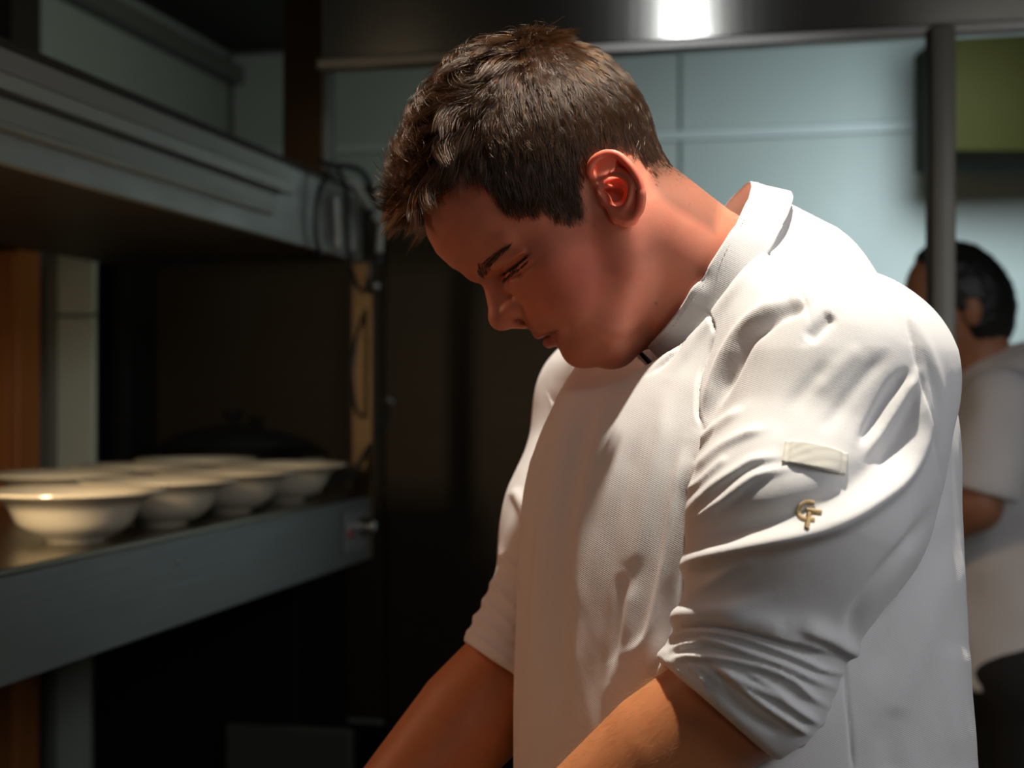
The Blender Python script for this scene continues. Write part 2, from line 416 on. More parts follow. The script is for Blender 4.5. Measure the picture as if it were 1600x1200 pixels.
# ---- pale free standing partition strip and orange wood cupboard at the far left
a, b = RSof(88, 3.05), RSof(147, 3.05)
ps = empty('pale_partition', W((a + b) / 2, 3.08, 0), 'narrow pale green partition strip between orange cupboard and black cupboard', 'partition')
M_pale = noise_mat('pale_strip_paint', (0.52, 0.60, 0.54), (0.46, 0.54, 0.48), 3, (0.4, 0.5), 0, 0.02)
z1 = CZ + (615 - 494) / FPX * 3.05 / .9
rbox(MB(), a, b, 3.05, 3.065, 0.0, z1 - .003, .003).build('lower_panel', M_pale, ps)
rbox(MB(), a, b, 3.05, 3.065, z1 + .003, 2.2, .003).build('upper_panel', M_pale, ps)
rbox(MB(), a - .03, a - .002, 3.045, 3.07, 0.0, 2.2, .003).build('edge_post', M_grey, ps)
a, b = -2.01, RSof(64, 3.0); c = RSof(22, 2.9)
wc = empty('orange_wood_cupboard', W((a + b) / 2, 2.95, 0), 'tall orange brown wooden cupboard at the far left edge', 'cupboard')
rbox(MB(), a, b, 2.905, 3.0, 0, 1.78, .004).build('body', M_wood, wc)
for x0, x1 in ((a + .004, (a + c) / 2 - .002), ((a + c) / 2 + .002, c - .003), (c + .003, b - .004)):
    rbox(MB(), x0, x1, 2.88, 2.905, .08, 1.77, .004).build('door', M_wood, wc)
rbox(MB(), a, b, 2.88, 3.0, 1.784, 2.45, .004).build('unlit_top', M_dark, wc)  # darker colour stands in for the cupboard's unlit upper part
# ---- black shelf behind the end of the pass, with a black cooking pot and a grey drawer front below
sh = empty('black_back_counter', W(-1.45, 3.2, 0), 'solid black counter standing behind the row of plates', 'counter')
rbox(MB(), -1.70, -1.19, 3.005, 3.39, 1.155, 1.185, .004).build('worktop', M_black, sh)
rbox(MB(), -1.70, -1.20, 3.03, 3.38, .004, 1.155, .004).build('cabinet_body', M_black, sh)
du = rbox(MB(), -1.36, -1.06, 3.00, 3.026, .10, .70, .004).build('drawer', noise_mat('dull_grey_front', (.10, .10, .08), (.08, .08, .065), 5, (.4, .5), .2, .03), sh)
pot = empty('black_stock_pot', W(-1.43, 3.2, 1.185), 'large round black pot with domed lid behind the plates', 'pot')
c = W(-1.43, 3.2, 1.185)
MB().lathe([(0, 0), (.165, 0), (.175, .01), (.178, .13), (.184, .135), (.174, .137), (.168, .02), (0, .018)], c, 48).build('body', M_black, pot)
ld = MB().lathe([(.182, .138), (.17, .146), (.13, .168), (.07, .184), (0, .19)], c, 48).build('lid', M_black, pot)
MB().lathe([(0, .188), (.012, .19), (.012, .205), (.024, .212), (.024, .222), (0, .226)], c, 24).build('knob', M_black, pot)
for sgn in (-1, 1):
    MB().tube([tuple(np.array(c) + v) for v in ((sgn * .172, -.04, .1), (sgn * .215, -.035, .105), (sgn * .222, 0, .106), (sgn * .215, .035, .105), (sgn * .172, .04, .1))], .007, 8).build('handle', M_steel, pot)
# ---- steel post right, with another cook beyond
pp_ = P(1470, 600, 2.25)
dp = empty('steel_door_post', (pp_[0], pp_[1], 0), 'dark steel post right of the pale wall, behind the chef', 'post')
mb = MB(); mb.box((pp_[0] - .019, pp_[1] - .02, 0.012), (pp_[0] + .019, pp_[1] + .02, 2.03), .003); mb.build('shaft', noise_mat('post_dark', (.13, .12, .095), (.11, .10, .08), 5, (.35, .5), .4, .03), dp)
mb = MB(); mb.box((pp_[0] - .045, pp_[1] - .045, 0), (pp_[0] + .045, pp_[1] + .045, .012), .002); mb.build('base_plate', M_steel, dp)
ol = P(1560, 155, 3.6)
ob = empty('olive_wall_cabinet', (ol[0], ol[1], 0), 'olive green wall cabinet at the upper right corner', 'cabinet')
M_ol = noise_mat('olive', (.020, .019, .003), (.016, .015, .002), 4, (.7, .8), 0, .02, spec=.1)
zo0, zo1 = P(1560, 238, 3.6)[2], P(1560, 66, 3.6)[2]
x0 = P(1489, 155, 3.6)[0]
mb = MB(); mb.box((x0, 3.62, zo0), (x0 + .62, 3.95, zo1 + .05), .005); mb.build('body', M_ol, ob)
for k in range(2):
    mb = MB(); mb.box((x0 + .003 + .31 * k, 3.60, zo0 + .004), (x0 + .307 + .31 * k, 3.62, zo1 + .046), .004); d_ = mb.build('door', M_ol, ob)
    mb = MB(); mb.box((x0 + (.27 if k == 0 else .33), 3.585, zo0 + .03), (x0 + (.28 if k == 0 else .34), 3.60, zo0 + .13), .002); mb.build('handle', M_steel, d_)
# ================================================================ THE PASS: two steel shelves in line, plates, rails, cables
RP = -0.970                        # r of the front faces
def S_of(px):                      # s of the front plane r = RP for photo column px
    k = (px - 800) / FPX; return RP * (RS * k + RC) / (RC * k - RS)
zl1, zl0 = CZ - .209, CZ - .349
zu0, zu1 = CZ + .274, CZ + .4345
sE = S_of(581); s0 = 0.55
DEP = .56
low = empty('lower_pass_shelf', W(RP - DEP / 2, 1.8, 0), 'long brushed steel serving shelf holding the row of plates', 'shelf')
M_shelf_top = steel('shelf_top_steel', (0.34, 0.30, 0.23), 0.22, (8, 1, 1), 10, .1)
M_fascia = steel('fascia_steel', (0.30, 0.31, 0.31), 0.34, (1, 1, 40), 4, .2, metal=.75)
rbox(MB(), RP - DEP, RP - .001, s0, sE, zl1 - .008, zl1, .001).build('shelf_board', M_shelf_top, low)
rbox(MB(), RP - .012, RP, s0, sE, zl0, zl1 - .0085, .0015).build('fascia', M_fascia, low)
rbox(MB(), RP - DEP, RP - DEP + .012, s0, sE, zl0, zl1 - .0085, .0015).build('rear_fascia', M_fascia, low)
rbox(MB(), RP - DEP + .012, RP - .012, sE - .012, sE, zl0, zl1 - .0085, .001).build('end_cap', M_fascia, low)
rbox(MB(), RP - .0005, RP + .002, sE - .022, sE, zl0, zl1, .0005).build('corner_strip', mat('pale_brass', (.30, .25, .17), .35, .8), low)
# screws on the fascia
for px, z in ((280, zl1 - .045), (590 - 20, zl1 - .12)):
    s = S_of(px); c = Vector(W(RP, s, z))
    MB().lathe([(0, .003), (.003, .0028), (.0045, .001), (.0045, 0)], c, 16, rot=Matrix.Rotation(ROT, 3, 'Z') @ Matrix.Rotation(math.pi / 2, 3, 'Y')).build('screw', M_steel, low)
# switch plate with chrome knob and red lamp
s = S_of(553); c = W(RP, s, CZ - (830 - 615) / FPX * (s * RC - RP * RS))
sw = empty('switch_plate', c, 'grey switch plate with chrome knob and red mark on the shelf end', 'switch')
rbox(MB(), RP, RP + .006, s - .075, s + .06, c[2] - .04, c[2] + .045, .002).build('plate', mat('plate_grey', (.28, .28, .27), .4, .5), sw)
R90 = Matrix.Rotation(ROT, 3, 'Z') @ Matrix.Rotation(math.pi / 2, 3, 'Y')
MB().lathe([(0, .034), (.010, .033), (.015, .029), (.016, .012), (.021, .008), (.021, 0)], W(RP + .006, s + .02, c[2] + .008), 28, rot=R90).build('knob', mat('chrome', (.8, .8, .78), .12, 1.0), sw)
MB().lathe([(0, .006), (.007, .005), (.009, 0)], W(RP + .006, s - .04, c[2] - .002), 20, rot=R90).build('red_lamp', mat('red_plastic', (.45, .03, .03), .3), sw)
# ---- upper shelf
up = empty('upper_pass_shelf', W(RP - DEP / 2, 1.8, 0), 'upper steel heat-lamp shelf running above the plates', 'shelf')
M_up = noise_mat('upper_fascia', (0.56, 0.54, 0.50), (0.36, 0.35, 0.32), 9, (0.30, 0.5), 0.8, .15, 5, (1, 1, 3))
M_upd = noise_mat('upper_lip', (0.12, 0.12, 0.11), (0.09, 0.09, 0.085), 9, (0.4, 0.55), 0.8, .15)
M_rail = steel('rail_aluminium', (0.56, 0.52, 0.46), 0.40, (1, 1, 30), 6, .12)
sU = S_of(566)
rbox(MB(), RP - DEP, RP - .012, s0, sU, zu0 + .004, zu1 - .004, .002).build('housing', M_dark, up)
rbox(MB(), RP - .012, RP, s0, sU, zu0, zu1 - .024, .0015).build('fascia', M_up, up)
def rprism(prof, sa, sb):           # prof [(r,z)] extruded along s
    return MB().prism([W(r, sa, z) for r, z in prof], Vector(W(0, sb - sa, 0)))
rprism([(RP, zu1 - .0245), (RP - .002, zu1 - .024), (RP - .03, zu1), (RP - .034, zu1), (RP - .034, zu1 - .03), (RP - .002, zu1 - .030)], s0, sU).build('sloped_lip', M_upd, up)
sR = S_of(440); sR2 = S_of(418)
rl = rprism([(RP, zu0 + .135), (RP + .010, zu0 + .133), (RP + .013, zu0 + .105), (RP + .020, zu0 + .100), (RP + .020, zu0 + .082), (RP + .016, zu0 + .079), (RP, zu0 + .086)], s0, sR).build('ticket_rail', M_rail, up)
rl['label'] = 'long aluminium upper ticket rail'
rprism([(RP, zu0 + .076), (RP + .010, zu0 + .074), (RP + .012, zu0 + .046), (RP + .017, zu0 + .043), (RP + .017, zu0 + .038), (RP, zu0 + .036)], s0, sR2).build('lower_rail', M_rail, up)
# heat lamp under the near end of the upper shelf
hl = empty('heat_lamp', W(RP - .2, 1.1, zu0 - .03), 'heat lamp housing under the near end of the upper shelf', 'heat lamp')
rbox(MB(), RP - .28, RP - .14, .62, 1.45, zu0 - .022, zu0 + .003, .004).build('reflector', M_steel, hl)
# ---- posts
def post(name, pxa, pxb, s, z0, z1, label, m, strip=None):
    a, b = RSof(pxa, s), RSof(pxb, s)
    e = empty(name, W((a + b) / 2, s + .03, z0), label, 'post')
    rbox(MB(), a, b, s, s + .06, z0, z1, .003).build('shaft', m, e)
    rbox(MB(), a - .006, b + .006, s - .006, s + .066, z0, z0 + .006, .001).build('foot_plate', m, e)
    if strip: rbox(MB(), RSof(strip[0], s), RSof(strip[1], s), s - .002, s + .02, z0 + .006, z1, .001).build('edge_strip', M_grey, e)
    return e
post('upper_shelf_post', 441, 508, sU - .16, zu1 + .001, CEIL, 'dark bronze post rising from upper shelf to the ceiling', M_post, (503, 511))
post('lower_shelf_post', 549, 583, sE - .075, zl1 + .001, zu0 - .001, 'slim bronze post between the two shelves', noise_mat('bronze_light', (.10, .065, .032), (.07, .045, .02), 5, (.3, .45), .7, .05, stretch=(1, 1, 20)))
# ---- plates: deep rimmed plates in a row
M_plate = mat('cream_glaze', (0.78, 0.70, 0.54), 0.16, 0, 0.5, Coat_Weight=0.3)
prof = [(r * .975, z) for r, z in [(0, .006), (.034, .006), (.038, 0), (.043, 0), (.046, .005), (.068, .013), (.084, .029), (.092, .046), (.098, .055), (.112, .062), (.1275, .0675), (.1295, .0695), (.1285, .0725), (.126, .0725), (.108, .0665), (.096, .0605), (.088, .050), (.078, .033), (.062, .020), (.040, .013), (0, .011)]]
def plate(pos, label, tilt=0.0):
    c = empty('pasta_plate', pos, label, 'plate', 'cream plates on the lower shelf')
    o = MB().lathe([q for q in prof], (0, 0, 0), 72); 
    me = plate.me
    if me is None:
        ob = o.build('bowl', M_plate, None, smooth=50); plate.me = ob.data; ob.parent = c
    else:
        o.bm.free(); ob = bpy.data.objects.new('bowl', me); COL.objects.link(ob); ob.parent = c
    c.name = 'pasta_plate'
    return c
plate.me = None
names = ['nearest cream plate of the front row, cut by the frame edge', 'second cream plate of the front row', 'third cream plate of the front row',
         'farthest cream plate of the front row, beside the slim post']
for (sx, nm) in zip((1.835, 2.095, 2.352, 2.612), names):
    plate(W(RP + .034 - .1265, sx, zl1), nm)
names = ['cream plate in the back row behind the nearest plate', 'cream plate in the back row behind the second plate', 'cream plate in the back row behind the third plate']
for sx, nm in zip((2.225, 2.485, 2.745), names):
    plate(W(RP + .034 - .1225 - .252, sx + .0, zl1), nm)
# ---- cables and the white plastic clip at the shelf end
M_cable = mat('black_rubber', (0.006, 0.006, 0.006), 0.45)
M_clip = mat('white_plastic', (0.62, 0.64, 0.56), 0.4)
def fp(px, py, off=.012):          # point in front of the pass face for a photo pixel
    s = S_of(px); q = np.array(W(RP + off, s, 0)); y = q[1]
    return (q[0], q[1], P(px, py, y)[2])
def cable(pts, r, label, nm='hanging_cable'):
    c = smooth_curve([fp(*p) for p in pts], 6)
    o = MB().tube(c, r, 8).build(nm, M_cable); tag(o, label, 'cable', 'cables hanging at the shelf end'); return o
cable([(492, 250, .004), (505, 262, .02), (494, 275, .022), (485, 305, .016), (482, 350, .014), (487, 385, .012), (496, 400, .008)], .0048, 'leftmost black cable looping down the end of the upper shelf')
cable([(495, 250, .004), (510, 266, .024), (521, 300, .026), (526, 350, .024), (529, 400, .022), (535, 430, .022), (546, 450, .02), (558, 455, .018), (561, 436, .018)], .0048, 'black cable hanging straight down in front of the shelf end')
cable([(505, 256, .006), (530, 262, .03), (545, 274, .034), (556, 300, .036), (560, 320, .034), (548, 345, .030), (553, 372, .028), (561, 400, .026), (563, 440, .02)], .0065, 'thick black cable arching over the white clip')
cable([(572, 300, .02), (576, 380, .028), (574, 430, .02), (568, 470, .016), (558, 500, .010), (549, 540, .008), (546, 600, .006), (556, 650, .01), (580, 620, .02)], .0042, 'thin black cable bending toward the slim post')
cable([(586, 640, .03), (578, 665, .028), (566, 690, .022), (556, 715, .016), (540, 742, .010), (520, 752, -.02)], .0055, 'black cable curving down onto the lower shelf by the last plate')
cl = empty('white_clip', fp(548, 330, .02), 'white plastic cable clip frame at the end of the upper shelf', 'clip')
def bar(a, b, w, off, nm):
    pa, pb = Vector(fp(*a, off)), Vector(fp(*b, off)); MB().tube([pa, (pa + pb) / 2, pb], w, 8).build(nm, M_clip, cl)
bar((530, 285), (578, 358), .0085, .030, 'slanting_arm'); bar((566, 300), (574, 350), .0085, .034, 'upright_arm'); bar((574, 350), (571, 395), .0075, .03, 'lower_arm'); bar((524, 300), (534, 390), .0065, .02, 'side_arm')
bar((512, 310), (516, 385), .006, .016, 'rear_arm')
for (px, py, lab, pr) in ((565, 447, 'small chrome cable end below the upper shelf', 0), (588, 627, 'small chrome cable end beside the slim post', 1)):
    c = fp(px, py, .03)
    o = MB().lathe([(0, -.009), (.006, -.008), (.009, -.002), (.009, .004), (.005, .009), (0, .010)], c, 20).build('cable_plug', mat('chrome', (.7, .72, .75), .2, 1.0)); tag(o, lab, 'plug')
# ================================================================ HEAD
HC, HS = math.cos(math.radians(46)), math.sin(math.radians(46))
HO = np.array(P(900, 310, 1.13))
def to_local(p):                   # world -> head-local mm (F forward, U up, a sideways, + = toward the camera side)
    q = (p - HO) * (1000 / 1.034)
    return np.stack([-q[:, 0] * HC - q[:, 2] * HS, -q[:, 0] * HS + q[:, 2] * HC, -q[:, 1]], 1)
def to_world(q):
    q = np.asarray(q, float).reshape(-1, 3); F, U, a = q[:, 0], q[:, 1], q[:, 2]
    return np.stack([(-F * HC - U * HS), -a, (-F * HS + U * HC)], 1) * (1.034 / 1000) + HO
def LP(px, py, Y): return to_local(np.array([P(px, py, Y)]))[0]

_T = np.array([  # U, Ff, Fb, w, Fw
 [80, 84, -80, 62, 0], [72, 93, -84, 66, 0], [62, 100.5, -86, 70, 0], [48, 105, -88, 73.5, 0], [32, 104.8, -88, 75, 0], [20, 101, -86, 75, 0],
 [13, 97.5, -84, 75, 4], [7, 94, -82, 74.5, 6], [0, 91, -79, 74, 8], [-14, 90.5, -72, 72.5, 10], [-28, 92, -62, 71, 12], [-37, 96, -52, 69.5, 12],
 [-46, 97.5, -44, 68, 12], [-52, 96, -38, 66.5, 12], [-59, 94, -32, 65, 12], [-65, 92, -26, 63.5, 12], [-71, 90.3, -20, 61, 14], [-76, 91, -14, 58, 18],
 [-82, 91.8, -6, 54, 20], [-88, 90.4, 2, 49, 24], [-95, 85, 10, 41, 32], [-100, 80, 20, 33, 40], [-105, 70, 30, 22, 48], [-109, 58, 40, 8, 50]], float)[::-1]
_Tu = np.linspace(-109, 80, 400)
_Tt = [np.interp(_Tu, _T[:, 0], _T[:, k]) for k in range(1, 5)]
_kern = np.exp(-np.linspace(-2, 2, 13) ** 2); _kern /= _kern.sum()
_Tt = [np.convolve(np.pad(t, 6, 'edge'), _kern, 'valid') for t in _Tt]

def EP(px, py, d): return tuple(LP(px, py, 1.052 - d / 1000))
EAR_HELIX = [(937, 291, -5), (927, 279, 0), (922, 268, 3), (925, 254, 6), (934, 245, 8.5), (948, 239.5, 10), (964, 242, 12), (977, 252, 14), (988, 264, 16), (997, 279, 17), (1002, 296, 17), (1002, 313, 16), (999, 328, 13), (989, 340, 9), (977, 345, 5)]
EAR_HELIX = [EP(*q) for q in smooth_curve(EAR_HELIX, 3)]
EAR_ANTI = [EP(*q) for q in smooth_curve([(938, 278, 0), (955, 275, 6), (972, 273, 10), (984, 281, 13), (987, 295, 14), (984, 310, 13), (977, 322, 10), (966, 329, 6), (957, 329, 3)], 3)]
EAR_OUT = [(919, 275), (921, 256), (930, 243), (948, 235), (965, 238), (980, 249), (993, 263), (1003, 279), (1007, 296), (1007, 313), (1004, 331), (994, 345), (980, 350), (966, 345), (950, 334), (938, 318), (930, 300)]
def groove(q, pts, w, amp, flat=False):
    if flat: c, t = chain_t(q[:, :2], np.asarray(pts, float)[:, :2])
    else: c, t = chain_t(q, pts)
    n = len(pts) - 1; e = np.clip(np.minimum(t, n - t) / (0.3 * n), 0, 1) ** 0.5
    return amp * e * np.exp(-(c / w) ** 2)
def face_sdf(q):
    """q: local mm with a >= 0"""
    F, U, A = q[:, 0], q[:, 1], q[:, 2]
    Uc = np.clip(U, -109, 80)
    ff, fb, w, fw = [np.interp(Uc, _Tu, t) for t in _Tt]
    x = F - fw; X = np.where(x > 0, x / (ff - fw), x / (fw - fb)); Yv = A / w
    nf = np.where(x > 0, 2.12, 2.1)
    g = (np.abs(X) ** nf + np.abs(Yv) ** nf) ** (1 / nf) + 1e-6
    rho = np.sqrt(x * x + A * A)
    d = rho * (1 - 1 / g) * 0.93
    d = smax(d, U - 78, 10); d = smax(d, -108 - U, 10)
    cr = ellip(q, (1, 44, 0), (89, 79, 76))
    d = smin(d, cr, 14)
    d = smin(d, ellip(q, (-22, 61, 0), (61, 59, 62)), 14)
    # temple hollow, cheek, brow ridge, jaw
    d = smax(d, -ellip(q, (62, 24, 84), (24, 24, 14)), 12)
    d = smin(d, chain(q, [(94, 15.5, 3), (88, 18, 20), (76, 17, 38), (62, 12, 52)], [6.5, 6.5, 6, 5]), 9)
    d = smin(d, ellip(q, (46, -25, 44), (25, 22, 24)), 12)
    d = smin(d, ellip(q, (46, -52, 38), (30, 26, 25)), 16)
    d = smin(d, chain(q, [(76, -84, 8), (50, -86, 40), (18, -68, 57), (0, -40, 62)], [15, 14, 14, 12]), 14)
    # double chin and throat
    d = smin(d, ellip(q, (59, -93.5, 0), (24, 24.5, 42)), 5)
    nk = chain(q, [(-6, -20, 0), (-10, -62, 0), (-14, -100, 0), (-24, -140, 0), (-34, -175, 0)], [60, 61, 60, 59, 60])
    d = smin(d, nk, 16)
    d = smin(d, cone(q, (-20, -60, 34), (-40, -150, 24), 24, 30), 30)
    # eye socket, lid
    d = smax(d, -ellip(q, (92, -1, 24), (12, 9, 12)), 8)
    d = smax(d, -ellip(q, (86, -6, 44), (12, 7, 10)), 8)
    d = smin(d, sphere(q, (64.0, -2.0, 32), 15.0), 2.5)
    m = (F > 50) & (F < 96) & (U > -20) & (U < 24) & (A > 12)
    if m.any():
        s2 = q[m][:, :2]; dm = d[m]
        xs = s2[:, 0]
        yc = np.interp(xs, [57, 60.5, 65.9, 72.2, 77, 81.6, 85], [-6.0, -4.5, -3.1, -1.3, 0.8, 3.3, 5.6])     # crease height at F
        yl = np.interp(xs, [56, 61.9, 67.2, 72.7, 77.8, 81.5, 84], [-7.5, -6.6, -5.8, -4.6, -2.8, -0.6, 1.4])   # lash line
        w = np.clip((xs - 58) / 6, 0, 1) * np.clip((86 - xs) / 5, 0, 1); w = w * w * (3 - 2 * w)
        st = np.clip((s2[:, 1] - yc + 0.5) / 1.1, 0, 1); st = st * st * (3 - 2 * st)
        up = np.exp(-(np.clip(s2[:, 1] - yc - 1.0, 0, 99) / 5.0) ** 2)
        dm = dm - 1.9 * w * st * up
        dm = dm + 0.7 * w * np.exp(-((s2[:, 1] - yc + 0.7) / 0.6) ** 2)
        dm = dm + 2.2 * w * np.exp(-((s2[:, 1] - yl + 0.9) / 1.15) ** 2)
        dm = dm - 1.2 * w * np.exp(-((s2[:, 1] - yl + 4.2) / 2.0) ** 2)
        dm = dm + 0.8 * w * np.exp(-((s2[:, 1] - yl + 9.0 - (xs - 60) * .05) / 1.6) ** 2)
        d[m] = dm
    # nose
    d = smin(d, chain(q, [(88, 13, 0), (88.5, 6, 0), (97.5, -10, 0), (103.5, -19, 0)], [7.5, 6.8, 8.2, 8.6]), 7)
    d = smin(d, cone(q, (84, -2, 0), (93, -26, 0), 9, 13.5), 8)
    d = smin(d, sphere(q, (106.3, -22.8, 0), 9.6), 4)
    Ra = basis((1, 0.62, -0.28), (-0.62, 1, 0))
    d = smin(d, ellip(q, (91.0, -27.0, 12.6), (15.0, 7.0, 7.4), Ra), 2.0)
    d = d + groove(q, [(77.5, -36, 20), (76, -28, 22.5), (81, -20.0, 20), (92, -16, 14)], 2.0, 2.6)
    d = smin(d, cone(q, (106, -27, 0), (97, -36, 0), 4.4, 5.5), 3)
    d = smax(d, -ellip(q, (98.5, -34.5, 7.2), (6.6, 4.6, 3.4)), 2)
    # mouth
    d = smin(d, chain(q, [(95.3, -51.5, 2.5), (93.5, -52.5, 8), (88.5, -55.5, 16), (83, -59, 23)], [3.9, 3.7, 2.7, 1.4]), 3.5)
    d = smin(d, chain(q, [(93.2, -61.5, 0), (91.2, -61.8, 9), (86.5, -61.5, 16), (82, -60.5, 22)], [5.6, 5.2, 3.6, 1.5]), 3)
    d = d + groove(q, [(99, -56.8, -6), (97.5, -56.8, 0), (94.5, -57.0, 9), (89.5, -58.6, 17), (83, -60.8, 26), (80, -62.5, 29)], 1.5, 3.3)
    d = d + groove(q, [(84, -59, 26), (81, -64, 30)], 4, 1.3)
    d = d + groove(q, [(86, -32, 22), (83, -44, 30), (77, -58, 36), (74, -66, 36)], 4.5, 1.0, True) * (q[:, 2] > 12)
    d = d + groove(q, [(80, -64, 31), (80, -74, 26), (76, -86, 22), (70, -98, 20)], 4.0, 1.0, True) * (q[:, 2] > 12)
    d = smin(d, ellip(q, (80, -83, 0), (12, 11.5, 16)), 8)
    return d
def ear_sdf(q):
    F, U, A = q[:, 0], q[:, 1], q[:, 2]
    # ear plane: pixels at the ear's depth
    w = to_world(np.stack([F, U, A], 1)); pp = proj(w)
    din = polydist(pp, EAR_OUT); ins = inpoly(pp, EAR_OUT); s = np.where(ins, -din, din) * 0.473
    t = np.clip((pp[:, 0] - 925) / 80, 0, 1)
    dep = (1.052 - w[:, 1]) * 1000      # outward mm
    mid = -3 + 15.5 * t ** 0.8
    plate = smax(s + 1.0, np.abs(dep - mid) - 2.2, 2)
    d = smin(plate,  chain(q, EAR_HELIX, [1.6 + 1.3 * min(1, k / 8) + (0.5 if k > 30 else 0) for k in range(len(EAR_HELIX))]), 1.6)
    d = smin(d, chain(q, EAR_ANTI, [1.2 + 1.6 * math.sin(math.pi * min(1, k / (len(EAR_ANTI) - 1) * 0.9 + .1)) for k in range(len(EAR_ANTI))]), 2.4)
    d = smin(d, ellip(q, EP(983, 338, 5), (7.0, 7.5, 3.4)), 3)            # lobe
    d = smin(d, ellip(q, EP(966, 337, 3), (6, 5, 3.2)), 3)
    # bowl wall behind the concha
    wall = chain(q, [EP(950, 285, -8), EP(975, 285, -2), EP(983, 300, -1), EP(975, 320, -3), EP(960, 328, -6)], [4, 5, 5, 5, 4])
    d = smin(d, wall, 3)
    d = smax(d, -ellip(q, EP(963, 300, 4), (9.5, 12.5, 9.5)), 2.0)      # concha
    d = smin(d, chain(q, [EP(930, 288, -1), EP(945, 291, 1.5), EP(956, 291, -3)], [1.8, 1.8, 1]), 2)   # crus of the helix
    d = smin(d, ellip(q, EP(944, 309, -1.5), (4.2, 6.5, 4)), 3)          # tragus
    d = smin(d, ellip(q, EP(958, 330, 2), (3.6, 3.2, 3)), 2.5)           # antitragus
    return d
def head_sdf(p):
    q = to_local(p); q[:, 2] = np.abs(q[:, 2])
    d = face_sdf(q)
    m = (np.abs(q[:, 0] + 15) < 45) & (np.abs(q[:, 1] + 18) < 55) & (q[:, 2] > 50)
    if m.any():
        e = ear_sdf(q[m]); dm = d[m]
        # canal / concha dips into the head a little
        dm = smax(dm, -ellip(q[m], EP(960, 301, -6), (7, 9, 7)), 2)
        dm = smin(dm, e, 3.0); d[m] = dm
    return d * (1.034 / 1000)
hV, hF = mesh_sdf(head_sdf, HO + np.array([-.135, -.11, -.165]), HO + np.array([.17, .11, .125]), 0.0015, slack=1.5)
# ================================================================ HAIR (strands grown on the scalp)
HAIRLINE = [(560, 335), (640, 352), (662, 346), (680, 318), (692, 298), (707, 282), (730, 281), (752, 289), (771, 314), (790, 336), (812, 338), (846, 331),
            (858, 344), (870, 352), (888, 358), (906, 353), (921, 349), (915, 318), (911, 298), (911, 272), (917, 256), (930, 236), (950, 226), (975, 232),
            (995, 250), (1010, 272), (1016, 296), (1030, 316), (1052, 332), (1085, 352), (1120, 372), (1140, 300), (1100, 150), (1000, -60), (560, -60)]
def side_px(q):                    # photo pixels of the camera-side mirror of local points
    qq = q.copy(); qq[:, 2] = np.abs(qq[:, 2]); return proj(to_world(qq))
def near_ear(q):
    qq = q.copy(); qq[:, 2] = np.abs(qq[:, 2]); m = (np.abs(qq[:, 0] + 15) < 45) & (np.abs(qq[:, 1] + 18) < 55) & (qq[:, 2] > 50)
    r = np.zeros(len(q), bool); r[m] = ear_sdf(qq[m]) < 2.0; return r
def sstep(x, a, b):
    t = np.clip((x - a) / (b - a), 0, 1); return t * t * (3 - 2 * t)
